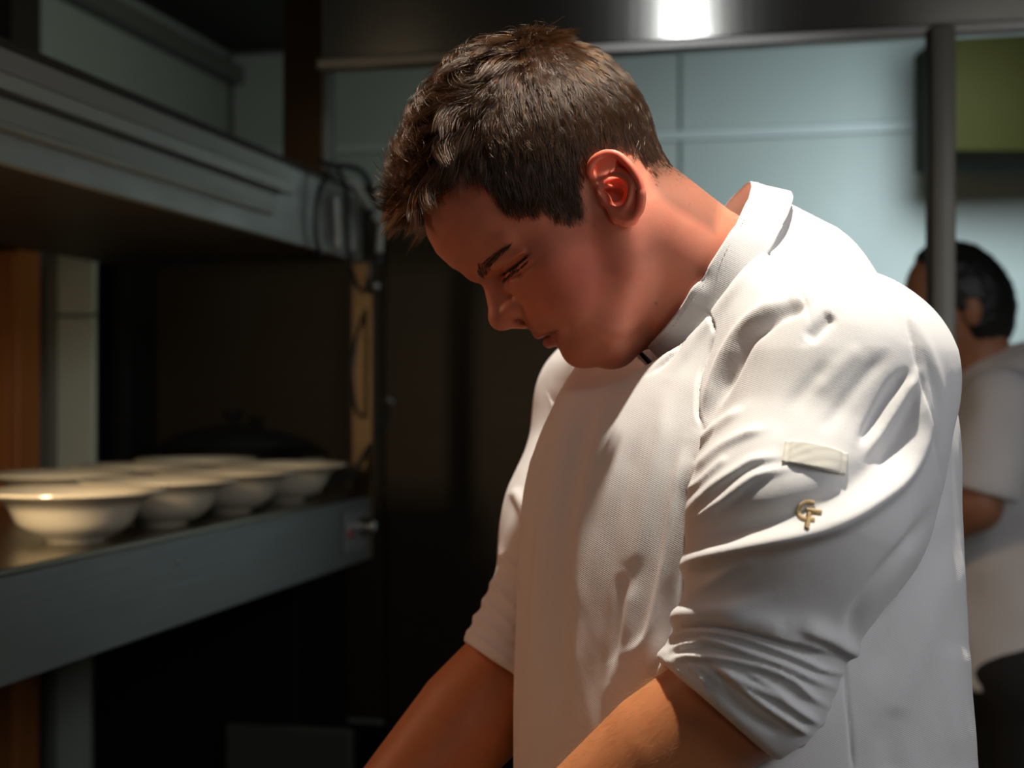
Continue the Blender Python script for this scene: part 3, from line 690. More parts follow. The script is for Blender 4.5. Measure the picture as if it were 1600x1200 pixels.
def build_hair(V, F, parent, material):
    rng = np.random.default_rng(3)
    q = to_local(V); px = side_px(q); ins = inpoly(px, HAIRLINE); dist = polydist(px, HAIRLINE) * np.where(ins, 1, -1)
    Nn = normals(V, F)
    ear = near_ear(q)
    dens = (ins & ~ear).astype(float)
    # thin nape and sideburn edges
    nape = sstep(px[:, 0], 1000, 1030) * sstep(px[:, 1], 255, 300)
    dens *= (1 - nape) + nape * np.clip(dist / 45, 0, 1) ** 1.2
    dens *= np.clip(dist / 7, 0.1, 1)
    fd = dens[F].mean(1); a = V[F]; ar = ln(np.cross(a[:, 2] - a[:, 0], a[:, 3] - a[:, 1])) * .5
    # far side gets fewer
    far = q[F].mean(1)[:, 2] < -25
    w = fd * ar * np.where(far, 0.4, 1.0); w /= w.sum()
    N = 44000
    fi = rng.choice(len(F), N, p=w); u, v = rng.random((2, N, 1))
    A4 = V[F[fi]]; R = (A4[:, 0] * (1 - u) + A4[:, 1] * u) * (1 - v) + (A4[:, 3] * (1 - u) + A4[:, 2] * u) * v
    n4 = Nn[F[fi]].mean(1); n4 /= ln(n4)[:, None]
    q = to_local(R); px = side_px(q); dist = polydist(px, HAIRLINE)
    nl = to_local(R + n4 * 0.01) - q; nl /= ln(nl)[:, None]
    Fv, U, Aa = q.T
    sg = np.sign(Aa + 1e-6)
    # ---- maps
    top = sstep(U - 0.25 * np.abs(Aa) + 0.30 * Fv, 62, 92)          # long hair on the top and front
    front = sstep(Fv, 25, 75) * sstep(U, 40, 75)
    nape = sstep(px[:, 0], 985, 1040) * sstep(px[:, 1], 230, 290)
    L = 14 + 30 * top + 12 * front * top; L = L * (1 - 0.55 * nape); L *= 0.75 + 0.5 * rng.random(N)
    L *= np.clip(0.45 + dist / 22, 0, 1)
    burn = sstep(px[:, 1], 300, 340) * (px[:, 0] < 930); L *= 1 - 0.35 * burn
    # ---- flow field (local axes)
    C = np.array([-58., 108., 6.])
    away = q - C; away /= ln(away)[:, None]
    fwd = np.stack([np.ones(N), 0.05 * np.ones(N), 0.25 * sg * (np.abs(Aa) / 60)], 1)
    side = np.stack([0.55 * np.ones(N), -1.0 * np.ones(N), 0 * U], 1); side /= ln(side)[:, None]
    back = np.stack([0.10 * np.ones(N), -1.0 * np.ones(N), 0 * U], 1)
    wb = sstep(-Fv, 35, 80)[:, None]
    low = side * (1 - wb) + back * wb
    wt = top[:, None]; wc = np.exp(-(ln(q - C) / 38) ** 2)[:, None]
    T = fwd * wt + low * (1 - wt); T /= ln(T)[:, None]
    T = T * (1 - wc) + away * wc * 1.2
    wcr = wc[:, 0]; fe = sstep(Fv, 52, 82) * sstep(U, 45, 70)
    L = L * (1 - 0.15 * wcr) * (1 - 0.30 * fe)
    # ---- clumps
    G = 1300
    pg = 1.0 - 0.72 * top; gi = rng.choice(N, G, p=pg / pg.sum())
    near = np.empty(N, int)
    for s in range(0, N, 4000):
        d2 = ((q[s:s + 4000, None] - q[gi][None]) ** 2).sum(-1); near[s:s + 4000] = d2.argmin(1)
    S = 10
    gr = rng.random((G, 6))
    def grow(q, nl, T, L, top, front, gid, jit, wcr, fe, ck=1.0, gg=None):
        n = len(q); pts = np.empty((n, S, 3)); pts[:, 0] = q - nl * 0.6
        g = gr[gid] if gg is None else gg
        lift = 0.42 + 0.42 * top + 0.25 * (g[:, 0] - .5) - 0.12 * wcr + 0.25 * fe
        curl = (g[:, 1] - 0.30) * (0.5 + 4.4 * top * (0.55 + 0.65 * front)); wav = (g[:, 2] - .5) * 1.9
        ph = g[:, 3] * 6.28
        curl = curl * ck; ds = (L / (S - 1))[:, None]; p = pts[:, 0].copy()
        cen = np.array([0., 44., 0.]); rad = np.array([90., 80., 77.])
        nn = nl.copy()
        for i in range(1, S):
            s = i / (S - 1)
            t = T - nn * (T * nn).sum(1)[:, None]; t /= ln(t)[:, None] + 1e-9
            b = np.cross(nn, t)
            a = curl * s ** 1.5 * 1.3 + wav * np.sin(ph + 5 * s) * 0.5 + jit[:, 0] * (0.25 + .5 * s)
            dr = t * np.cos(a)[:, None] + b * np.sin(a)[:, None]
            lf = (lift + 0.10 * jit[:, 1]) * (1 - (0.95 - .50 * fe) * s) + 0.02 + 0.25 * front * s * (g[:, 4] > .3)
            dr = dr * np.cos(lf)[:, None] + nn * np.sin(lf)[:, None]
            p = p + dr * ds
            pts[:, i] = p
            e = (p - cen) / rad ** 2; e /= ln(e)[:, None]; k = 0.25 + 0.0 * s
            nn = nn * (1 - k) + e * k; nn /= ln(nn)[:, None]
        return pts
    jit = rng.normal(0, 0.35, (N, 2))
    own = grow(q, nl, T, L, top, front, near, jit, wcr, fe)
    # clump toward the guide's curve
    gq = grow(q[gi], nl[gi], T[gi], L[gi], top[gi], front[gi], np.arange(G), np.zeros((G, 2)), wcr[gi], fe[gi])
    s = np.linspace(0, 1, S)[None, :, None]
    cl = (0.38 + 0.46 * top)[:, None, None] * s ** 1.1
    gpts = gq[near]
    sc = (L / L[gi][near])[:, None, None]
    gp = gpts[:, :1] + (gpts - gpts[:, :1]) * np.clip(sc, .6, 1.2)
    own = own * (1 - cl) + (gp + (own[:, :1] - gpts[:, :1]) * 0.25) * cl
    # loose curled wisps lying on top of the locks
    ps = (top ** 2 * (0.35 + .65 * sstep(Fv, -30, 60)) + .06 * (1 - nape)) * (Aa > -45); wi = rng.choice(N, 3200, p=ps / ps.sum()); M = len(wi)
    gw = rng.random((M, 6)); gw[:, 0] = .9; jw = rng.normal(0, .5, (M, 2))
    nb = near[wi]; gw[:, 1] = np.clip(gr[nb, 1] * .5 + gw[:, 1] * .5 + .15, 0, 1)
    wis = grow(q[wi], nl[wi], T[wi], L[wi] * (0.75 + .25 * rng.random(M)), top[wi], front[wi], near[wi], jw, wcr[wi], fe[wi], 1.35, gw)
    wis += nl[wi][:, None, :] * (np.linspace(0, 1, S) ** .6)[None, :, None] * (1.0 + 2.0 * rng.random((M, 1, 1))) * top[wi][:, None, None]
    own = np.concatenate([own, wis]); N0 = N; N = N + M
    W = to_world(own.reshape(-1, 3))
    hc = bpy.data.hair_curves.new('hair'); hc.add_curves([S] * N)
    hc.position_data.foreach_set('vector', W.astype(np.float32).ravel()) if hasattr(hc, 'position_data') else hc.points.foreach_set('position', W.astype(np.float32).ravel())
    ra = hc.attributes.get('radius') or hc.attributes.new('radius', 'FLOAT', 'POINT')
    prof = np.array([1, 1, 1, 1, 1, .95, .85, .7, .5, .2])
    r0 = np.concatenate([np.where(top > .4, 0.000115, 0.000095), np.full(M, 0.00023)])
    ra.data.foreach_set('value', (r0[:, None] * prof[None]).astype(np.float32).ravel())
    o = bpy.data.objects.new('hair', hc); COL.objects.link(o); hc.materials.append(material)
    if parent is not None: o.parent = parent; o.matrix_parent_inverse = Matrix.Translation(-Vector(parent.location))
    return o
def strands(name, curves, radii, material, parent):
    n, S, _ = curves.shape
    hc = bpy.data.hair_curves.new(name); hc.add_curves([S] * n)
    hc.position_data.foreach_set('vector', curves.astype(np.float32).ravel())
    ra = hc.attributes.get('radius') or hc.attributes.new('radius', 'FLOAT', 'POINT'); ra.data.foreach_set('value', radii.astype(np.float32).ravel())
    o = bpy.data.objects.new(name, hc); COL.objects.link(o); hc.materials.append(material)
    if parent is not None: o.parent = parent; o.matrix_parent_inverse = Matrix.Translation(-Vector(parent.location))
    return o
def face_a(F, U):
    """sideways position of the skin for given local F, U (arrays)"""
    a = np.linspace(8, 72, 130); out = np.zeros(len(F))
    for i, (f, u) in enumerate(zip(F, U)):
        d = face_sdf(np.stack([a * 0 + f, a * 0 + u, a], 1)); k = np.where(d < 0)[0]; out[i] = a[k[-1]] if len(k) else 8
    return out
def brows_and_lashes(parent, material):
    rng = np.random.default_rng(5)
    # brow: band along the ridge
    B = np.array([(95, 9.5), (89.5, 11.0), (83.5, 10.8), (77.5, 9.6), (72, 8.2), (67, 7.0)])
    n = 330; t = rng.random(n) ** 1.35 * (len(B) - 1.001); i = t.astype(int); f = (t - i)[:, None]
    c = B[i] * (1 - f) + B[i + 1] * f; hw = np.interp(t, [0, 1, 3, 5], [2.2, 3.9, 3.0, 1.0])
    off = (rng.random(n) * 2 - 1) * hw
    FU = c + np.stack([0.3 * off, off], 1)
    a = face_a(FU[:, 0], FU[:, 1])
    L = rng.uniform(3, 5.5, n)
    dirF = np.where(t < 1, -0.4, -0.9); dirU = np.where(t < 1, 0.9, np.interp(off / hw, [-1, 1], [0.35, -0.45]))
    S = 5; cur = np.zeros((n, S, 3))
    for k in range(S):
        s = k / (S - 1); cur[:, k, 0] = FU[:, 0] + dirF * L * s; cur[:, k, 1] = FU[:, 1] + dirU * L * s * (1 - .4 * s)
        cur[:, k, 2] = face_a(cur[:, k, 0], cur[:, k, 1]) + 0.15 + 1.1 * math.sin(math.pi * (0.15 + s * .7))
    both = [cur, cur * np.array([1, 1, -1])]
    for nm, cc in zip(('eyebrow', 'eyebrow'), both):
        strands(nm, to_world(cc.reshape(-1, 3)).reshape(n, S, 3), np.tile(np.array([.00010, .00010, .00009, .00007, .00002]), (n, 1)), material, parent)
    # lashes
    n = 160; xs = rng.uniform(63, 81, n); yl = np.interp(xs, [57, 61.9, 67.2, 72.7, 77.8, 81.5, 84], [-7.5, -6.6, -5.8, -4.6, -2.8, -0.6, 1.4]) - 0.2
    a = face_a(xs, yl) + .2; L = rng.uniform(7, 10, n); cur = np.zeros((n, S, 3))
    fan = (xs - 72) / 10
    for k in range(S):
        s = k / (S - 1)
        cur[:, k, 0] = xs + L * s * (0.30 + 0.22 * fan + .25 * s); cur[:, k, 1] = yl - L * s * (0.80 - .30 * s); cur[:, k, 2] = a + L * (0.42 - .25 * fan) * s
    for cc in (cur, cur * np.array([1, 1, -1])):
        strands('eyelashes', to_world(cc.reshape(-1, 3)).reshape(n, S, 3), np.tile(np.array([.00021, .00021, .00018, .00013, .00004]), (n, 1)), material, parent)
def hair_material(name, melanin=0.86, red=0.7, rough=0.22, gold=(.17, .075, .024), gmix=.22):
    m = bpy.data.materials.new(name); m.use_nodes = True; N, L = m.node_tree.nodes, m.node_tree.links
    for x in list(N): N.remove(x)
    h = N.new('ShaderNodeBsdfHairPrincipled'); h.parametrization = 'MELANIN'; out = N.new('ShaderNodeOutputMaterial')
    h.inputs['Melanin'].default_value = melanin; h.inputs['Melanin Redness'].default_value = red
    h.inputs['Roughness'].default_value = rough; h.inputs['Radial Roughness'].default_value = 0.45
    h.inputs['Random Color'].default_value = 0.5; h.inputs['Random Roughness'].default_value = 0.2
    b = N.new('ShaderNodeBsdfPrincipled'); b.inputs['Base Color'].default_value = (*gold, 1); b.inputs['Roughness'].default_value = .38
    mx = N.new('ShaderNodeMixShader'); mx.inputs[0].default_value = gmix; L.new(h.outputs[0], mx.inputs[1]); L.new(b.outputs[0], mx.inputs[2])
    L.new(mx.outputs[0], out.inputs[0]); return m
# ================================================================ JACKET (shape as a distance field, folds pressed into the mesh afterwards)
PSI = math.radians(26)
FD = np.array([-math.cos(PSI), -math.sin(PSI), 0]); LD = np.array([math.sin(PSI), -math.cos(PSI), 0])   # facing, toward the near shoulder
SN = np.array(P(1325, 600, 0.995)); EN = np.array(P(1172, 1058, 0.945)); MN = np.array(P(1250, 815, 0.955))
SF = np.array(P(948, 640, 1.38)); EF = np.array(P(850, 1005, 1.30))
WN = np.array(P(700, 1420, 0.99)); WF = np.array(P(575, 1330, 1.19))       # wrists (below the frame)
NBc = np.array(P(1120, 440, 1.16))
CC = np.array(P(1083, 420, 1.142)); CE1 = np.array([.544, 0, .839]); CNn = np.array([-.839, 0, .544]); CE2 = np.array([0, -1, 0]) - 0.05 * CNn
_z = lambda py: CZ - (py - 615) * 0.5176e-3
TOR = np.array([  # z, cx, cy, a, b
 (_z(1900), .190, 1.15, .165, .190), (_z(1500), .187, 1.15, .172, .200), (_z(1300), .182, 1.15, .167, .198), (_z(1150), .178, 1.15, .162, .195), (_z(1000), .176, 1.15, .158, .192), (_z(850), .176, 1.155, .156, .190),
 (_z(720), .180, 1.16, .150, .186), (_z(640), .184, 1.165, .138, .180), (_z(560), .190, 1.165, .117, .162), (_z(480), .194, 1.165, .090, .128), (_z(410), .188, 1.16, .062, .090), (_z(360), .175, 1.16, .035, .05)])
_TZ = np.linspace(TOR[0, 0], TOR[-1, 0], 300)
_TT = [np.convolve(np.pad(np.interp(_TZ, TOR[:, 0], TOR[:, k]), 12, 'edge'), np.ones(25) / 25, 'valid') for k in range(1, 5)]
def torso_sdf(p):
    z = np.clip(p[:, 2], _TZ[0], _TZ[-1]); cx, cy, a, b = [np.interp(z, _TZ, t) for t in _TT]
    dx = p[:, 0] - cx; dy = p[:, 1] - cy
    f = dx * FD[0] + dy * FD[1]; l = dx * LD[0] + dy * LD[1]
    g = ((np.abs(f) / a) ** 2.35 + (np.abs(l) / b) ** 2.35) ** (1 / 2.35) + 1e-6
    rho = np.sqrt(f * f + l * l)
    d = rho * (1 - 1 / g)
    d = smax(d, p[:, 2] - _z(372), .03)
    return d
def collar_coords(p):
    q = p - CC; n = q @ CNn; e1 = q @ CE1; e2 = -(q[:, 1]) 
    return n - 0.16 * 0 * e2, e1, e2
def sleeve_near(p):
    d = chain(p, [SN, MN, EN], [.0695, .072, .0505], .02)
    d = smin(d, cone(p, EN, EN + (WN - EN) * 0.42, .051, .046), .015)
    d = smin(d, ellip(p, P(1345, 715, .990), (.054, .052, .10)), .03)     # cloth hanging behind the upper arm
    return d
def sleeve_far(p):
    d = chain(p, [SF, (SF + EF) / 2, EF], [.066, .064, .058], .03)
    return smin(d, cone(p, EF, EF + (WF - EF) * 0.30, .057, .055), .03)
CUFN_O = np.array(P(1122, 1113, 0.94)); CUFN_N = np.array((P(1122 - 66, 1113 + 75, .94))) - CUFN_O
_cf = np.array([-0.66, -0.10, -0.75]); CUFN_D = _cf / np.linalg.norm(_cf)
CUFF_O = np.array(P(757, 1022, 1.29)); _cf = np.array([-0.51, -0.15, -0.86]); CUFF_D = _cf / np.linalg.norm(_cf)
def jacket_core(p):
    t = torso_sdf(p)
    g1 = chain(p, [NBc, (NBc + SN) / 2 + (0.004, 0, .002), SN], [.062, .060, .060]); g2 = chain(p, [NBc, (NBc + SF) / 2, SF], [.070, .068, .060])
    ub = ellip(p, P(1305, 660, 1.18), (.082, .15, .10))
    nk = cone(p, CC - CNn * .02, CC - CNn * .075, .077, .088)
    d = smin(t, smin(g1, g2, .02), .03); d = smin(d, ub, .03); d = smin(d, nk, .025)
    q = p - CC; n = q @ CNn - .05 * q[:, 1]; rad = np.sqrt(np.maximum((q * q).sum(1) - (q @ CNn) ** 2, 0))
    d = smax(d, (n + .021 - (0.12 + .85 * np.clip((-(q @ CE1) - .035) / .04, 0, 1)) * np.maximum(rad - .090, 0)) * .8, .005)
    return d
def kz(p, lo, hi): 
    t = np.clip((p[:, 2] - 1.36) / 0.12, 0, 1); return lo + (hi - lo) * t
def jacket_sdf(p):
    d = jacket_core(p)
    s = smax(sleeve_near(p), (p - CUFN_O) @ CUFN_D, .005)
    k = kz(p, .008, .045)
    d = smin(d, s, k)
    s = smax(sleeve_far(p), (p - CUFF_O) @ CUFF_D, .005)
    d = smin(d, s, k)
    return np.maximum(d, 0.80 - p[:, 2])

# fold strokes: (points in photo pixels on the camera side, height mm, width above/left px, width below/right px, part mask)
FOLDS = [
 ([(1200,326),(1203,345),(1186,384),(1148,424),(1108,470),(1080,508),(1056,545),(1030,572),(1012,584)], -3.6, 4, 3.5, None),
 ([(1222,345),(1200,395),(1165,432),(1122,480),(1092,522),(1070,556),(1045,590)], 2.6, 8, 12, None),
 ([(1066,712),(1090,694),(1128,664),(1168,636)], 3.2, 9, 6, 'S'),
 ([(1080,741),(1106,717),(1132,697),(1165,680),(1200,668)], 3.0, 9, 6, 'S'),
 ([(1071,806),(1096,781),(1121,758),(1150,738),(1178,722),(1226,712)], 3.6, 10, 5, 'S'),
 ([(1070,830),(1100,805),(1132,782),(1160,760),(1187,744),(1238,730)], 3.6, 9, 6, 'S'),
 ([(1068,772),(1095,752),(1120,730),(1140,712)], 1.8, 6, 5, 'S'),
 ([(1050,915),(1066,892),(1090,875),(1125,864),(1165,855),(1247,838),(1290,826),(1335,806),(1385,771),(1412,742),(1430,708),(1443,664),(1440,620),(1432,585)], 8.5, 17, 13, 'S'),
 ([(1060,880),(1110,845),(1170,825),(1240,800),(1300,775),(1350,740),(1395,680),(1405,620)], -4.5, 26, 20, 'S'),
 ([(1080,930),(1110,912),(1137,894),(1165,880),(1190,874)], 2.2, 9, 9, 'S'),
 ([(1044,990),(1050,972),(1072,960),(1110,955),(1154,948),(1214,930)], 3.2, 12, 14, 'S'),
 ([(1120,966),(1180,968),(1230,985)], 2.0, 16, 16, 'S'),
 ([(1036,986),(1070,976),(1120,973),(1170,983),(1220,996),(1270,1010),(1300,1022)], 5.0, 34, 3.5, 'S'),
 ([(1040,1001),(1065,994),(1090,990),(1120,990),(1165,998),(1205,1012),(1250,1030),(1285,1046),(1330,1056)], 4.2, 6, 4, 'S'),
 ([(1041,1019),(1065,1011),(1090,1006),(1108,1002),(1140,1010),(1180,1024),(1225,1040),(1270,1062),(1310,1078)], 4.6, 7, 4.5, 'S'),
 ([(1042,1036),(1070,1028),(1110,1028),(1145,1033),(1195,1044),(1235,1062),(1265,1088),(1300,1108)], 4.6, 7, 4.5, 'S'),
 ([(1100,1036),(1140,1052),(1175,1072),(1215,1090),(1255,1116),(1285,1134)], 4.2, 7, 5, 'S'),
 ([(1160,1046),(1200,1070),(1235,1098)], 2.4, 5, 4, 'S'),
 ([(1120,1040),(1150,1066),(1190,1098),(1240,1132),(1265,1148)], 3.8, 6, 5, 'S'),
 ([(1072,1038),(1090,1052),(1108,1074)], 1.8, 4, 4, 'S'),
 ([(1085,1036),(1110,1054),(1128,1074)], 1.8, 4, 4, 'S'),
 ([(1104,1044),(1150,1100),(1190,1130),(1225,1148)], -1.8, 8, 8, 'S'),
 ([(1038,1047),(1080,1083),(1130,1128),(1200,1189)], 1.6, 6, 6, 'S'),
 ([(1240,975),(1285,992),(1318,1012),(1345,1026)], 5.0, 16, 9, 'S'),
 # shoulder and raglan
 ([(1262,474),(1245,480),(1218,490),(1196,507),(1168,532),(1147,574),(1126,616),(1100,668)], -7.5, 9, 11, None),
 ([(1235,466),(1200,482),(1165,510),(1135,555),(1114,610),(1100,655)], 5.5, 14, 10, None),
 ([(1302,490),(1284,510),(1260,534)], -5.0, 9, 10, None),
 ([(1215,395),(1235,430),(1258,470),(1266,508)], -1.0, 3, 3, None),
 ([(1184,384),(1197,394),(1210,405)], -2.2, 2.5, 2.5, None),
 ([(1107,478),(1112,500),(1116,520)], -2.4, 2.5, 2.5, None),
 ([(1116,520),(1104,556),(1093,590),(1090,640),(1099,672)], -3.0, 3, 3, None),
 ([(1425,575),(1392,612),(1368,652),(1340,700)], -4.5, 9, 9, 'S'),
 ([(1432,580),(1412,620),(1388,662),(1350,722)], 3.4, 8, 8, 'S'),
 ([(1440,600),(1420,650),(1402,694),(1375,735)], -4.0, 8, 8, 'S'),
 ([(1395,545),(1350,590),(1310,640),(1280,680)], -1.6, 12, 12, 'S'),
 ([(1350,540),(1310,575),(1270,620)], 1.2, 14, 14, 'S'),
 ([(1300,560),(1265,600),(1230,640),(1210,690)], -1.4, 14, 12, 'S'),
 ([(1208,338),(1280,385),(1350,425),(1400,465),(1425,530),(1440,600),(1453,665),(1470,750)], -2.0, 3.5, 3.5, None),
 ([(1380,450),(1425,500),(1455,560),(1470,620),(1472,690),(1466,745)], 2.5, 10, 10, None),
 ([(1470,780),(1430,840),(1395,880),(1363,919),(1335,965),(1319,1018)], -5.0, 12, 12, None),
 ([(1500,848),(1470,930),(1440,1007),(1400,1085),(1363,1156)], 3.0, 30, 18, 'T'),
 ([(1480,800),(1440,900),(1400,990),(1350,1080)], -2.5, 22, 22, 'T'),
 ([(1318,1020),(1322,1080),(1330,1160),(1334,1210)], -2.0, 3, 3, 'T'),
 ([(1500,1000),(1490,1080),(1500,1200)], 3.0, 25, 25, 'T'),
 ([(1400,1100),(1390,1160),(1395,1220)], -2.0, 20, 20, 'T'),
 # chest
 ([(905,600),(880,690),(858,790),(842,900),(832,1020),(822,1180)], 3.0, 18, 16, 'T'),
 ([(935,605),(910,690),(888,784),(878,900),(874,1040),(866,1190)], -2.4, 16, 12, 'T'),
 ([(955,600),(935,680),(912,790),(904,900),(900,1040),(898,1190)], 2.2, 12, 14, 'T'),
 ([(870,600),(850,680),(832,790),(820,900),(815,1100)], -2.5, 12, 12, 'T'),
 ([(1010,640),(985,720),(960,820),(945,920),(935,1040),(930,1180)], -2.2, 14, 14, 'T'),
 ([(1045,600),(1035,680),(1018,760),(1000,850),(988,900)], 2.0, 14, 14, 'T'),
 ([(1075,690),(1066,730),(1056,790),(1046,860),(1032,930),(1018,985),(1000,1012),(965,1028)], 4.5, 20, 10, 'T'),
 ([(972,890),(968,940),(963,1000),(958,1060)], -2.2, 12, 12, 'T'),
 ([(992,900),(984,950),(972,1010),(958,1060),(948,1110)], 2.4, 12, 10, 'T'),
 ([(1085,720),(1075,780),(1066,860),(1052,930),(1040,1000),(1010,1060)], -5.0, 9, 12, 'T'),
 ([(840,700),(825,760),(818,830)], 2.0, 10, 10, 'T'),
 # far sleeve
 ([(780,860),(800,885),(830,905)], 3.0, 7, 6, 'F'), ([(765,905),(790,935),(815,955)], 3.2, 7, 6, 'F'), ([(750,935),(785,965),(812,990)], 3.0, 6, 6, 'F'),
 ([(735,960),(770,985),(810,1015)], 3.0, 7, 6, 'F'), ([(800,760),(815,790),(825,820)], 3, 9, 9, 'F'), ([(722,980),(765,1010),(805,1038)], 2.0, 5, 4, 'F'),
]
def region(V):
    """0 torso, 1 near sleeve, 2 far sleeve"""
    c = jacket_core(V); a = sleeve_near(V); b = sleeve_far(V); r = np.zeros(len(V), int)
    t = np.clip((V[:, 2] - 1.36) / 0.12, 0, 1) * .006
    r[(a < c + t) & (V[:, 1] < 1.16)] = 1; r[(b < c) & (V[:, 1] > 1.2)] = 2
    return r
def press_folds(V, F):
    N = normals(V, F); px = proj(V); view = np.array([0, 0, CZ]) - V; view /= ln(view)[:, None]
    face = np.clip(((N * view).sum(1) + 0.12) / 0.15, 0, 1)
    reg = region(V); D = np.zeros(len(V))
    for pts, h, wl, wr, msk in FOLDS:
        c = smooth_curve(pts, 4); W = 2.6 * max(wl, wr)
        m = (px[:, 0] > c[:, 0].min() - W) & (px[:, 0] < c[:, 0].max() + W) & (px[:, 1] > c[:, 1].min() - W) & (px[:, 1] < c[:, 1].max() + W) & (face > 0)
        if msk == 'S': m &= reg == 1
        elif msk == 'T': m &= reg == 0
        elif msk == 'F': m &= reg == 2
        else: m &= reg != 2
        idx = np.where(m)[0]
        if not len(idx): continue
        q = px[idx]; best = np.full(len(idx), 1e9); side = np.zeros(len(idx)); tt = np.zeros(len(idx))
        for i in range(len(c) - 1):
            a = c[i]; ba = c[i + 1] - a; hh = np.clip(((q - a) @ ba) / (ba @ ba + 1e-9), 0, 1); dv = q - a - hh[:, None] * ba
            d = ln(dv); k = d < best; best[k] = d[k]; cr = ba[0] * (q[:, 1] - a[1]) - ba[1] * (q[:, 0] - a[0]); side[k] = cr[k]; tt[k] = i + hh[k]
        n = len(c) - 1; w = np.where(side < 0, wl, wr)
        e = np.clip(np.minimum(tt / (.22 * n), (n - tt) / (.22 * n)), 0, 1); e = 0.12 + 0.88 * e * e * (3 - 2 * e)
        over = np.where((tt < 1e-4) | (tt > n - 1e-4), 1.0, 0)
        D[idx] += h * e * np.exp(-(best / w) ** 2) * face[idx]
    # random shallow drape everywhere
    s = V * 1000
    far = 1 - face
    armd = (EN - SN) / np.linalg.norm(EN - SN)
    al = (V - SN) @ armd
    D += 0.8 * vnoise(np.stack([s[:, 0] / 45, s[:, 1] / 45, s[:, 2] / 110], 1), 1) + 0.35 * vnoise(np.stack([s[:, 0] / 16 + s[:, 2] / 30, s[:, 1] / 16, s[:, 2] / 40], 1), 2)
    D += far * (2.5 * vnoise(np.stack([s[:, 0] / 40, s[:, 1] / 40, s[:, 2] / 150], 1), 3))
    # gathered rings round both sleeves where they are hidden from the main strokes
    for O, Dn, S0, rg in ((CUFN_O, CUFN_D, EN, 1), (CUFF_O, CUFF_D, EF, 2)):
        u = -((V - O) @ Dn) * 1000
        ring = np.sin(u / 2.9 + 2.2 * vnoise(s / 38, 5)) * np.exp(-((u - 34) / 26) ** 2)
        D += (reg == rg) * ring * 2.2 * (far if rg == 1 else 0.35 + .65 * far)
    return V + N * (D / 1000)[:, None], reg
import time as _t; _t0=_t.time()
jV, jF = mesh_sdf(jacket_sdf, (-.12, .82, .78), (.46, 1.5, 1.64), 0.0034, slack=1.3)
print('TJ',len(jV),_t.time()-_t0)
jV, jF = subdiv(jV, jF)
jV, jReg = press_folds(jV, jF)
print('TJ',len(jV),_t.time()-_t0)
# ================================================================ THE CHEF
def skin_material(name, tint=(1, 1, 1)):
    m = bpy.data.materials.new(name); m.use_nodes = True; N, L, b = nodes(m)
    at = N.new('ShaderNodeAttribute'); at.attribute_name = 'skin_colour'
    nz = N.new('ShaderNodeTexNoise'); nz.inputs['Scale'].default_value = 55; nz.inputs['Detail'].default_value = 5
    tc = N.new('ShaderNodeTexCoord'); L.new(tc.outputs['Object'], nz.inputs['Vector'])
    mx = N.new('ShaderNodeMix'); mx.data_type = 'RGBA'; mx.blend_type = 'MULTIPLY'; mx.inputs[0].default_value = 1
    rp = N.new('ShaderNodeMapRange'); rp.inputs[3].default_value = 0.86; rp.inputs[4].default_value = 1.12
    L.new(nz.outputs[0], rp.inputs[0]); cc = N.new('ShaderNodeCombineColor')
    for i in range(3): L.new(rp.outputs[0], cc.inputs[i])
    L.new(at.outputs['Color'], mx.inputs[6]); L.new(cc.outputs[0], mx.inputs[7]); L.new(mx.outputs[2], b.inputs['Base Color'])
    b.inputs['Subsurface Weight'].default_value = 0.85; b.inputs['Subsurface Radius'].default_value = (1.0, 0.22, 0.10); b.inputs['Subsurface Scale'].default_value = 0.0048
    b.inputs['Roughness'].default_value = 0.48; b.inputs['Specular IOR Level'].default_value = 0.38
    n2 = N.new('ShaderNodeTexNoise'); n2.inputs['Scale'].default_value = 1400; n2.inputs['Detail'].default_value = 2; L.new(tc.outputs['Object'], n2.inputs['Vector'])
    bp = N.new('ShaderNodeBump'); bp.inputs['Strength'].default_value = 0.25; bp.inputs['Distance'].default_value = 0.0004
    L.new(n2.outputs[0], bp.inputs['Height']); L.new(bp.outputs[0], b.inputs['Normal'])
    return m
def fabric_material(name, c):
    m = mat(name, c, 0.85, 0, 0.15); N, L, b = nodes(m)
    b.inputs['Sheen Weight'].default_value = 0.25; b.inputs['Sheen Roughness'].default_value = 0.5
    tc = N.new('ShaderNodeTexCoord'); mp = N.new('ShaderNodeMapping'); mp.inputs['Rotation'].default_value = (0, math.radians(62), 0)
    wv = N.new('ShaderNodeTexWave'); wv.inputs['Scale'].default_value = 240; wv.inputs['Distortion'].default_value = 1.5; wv.inputs['Detail'].default_value = 2; wv.inputs['Detail Scale'].default_value = 3
    L.new(tc.outputs['Object'], mp.inputs[0]); L.new(mp.outputs[0], wv.inputs[0])
    bp = N.new('ShaderNodeBump'); bp.inputs['Strength'].default_value = 0.20; bp.inputs['Distance'].default_value = 0.0004
    L.new(wv.outputs[1], bp.inputs['Height']); L.new(bp.outputs[0], b.inputs['Normal'])
    return m
PO = Vector((0.18, 1.15, 0))
chef = empty('person', PO, 'short-haired man in white chef jacket bending over his work, seen in profile', 'person')
M_skin = skin_material('skin'); M_fab = fabric_material('white_twill', (0.80, 0.785, 0.79)); M_hair = hair_material('dark_brown_hair')
M_brow = hair_material('brow_hair', 0.9, .4, .4, (.05, .025, .012), .3)
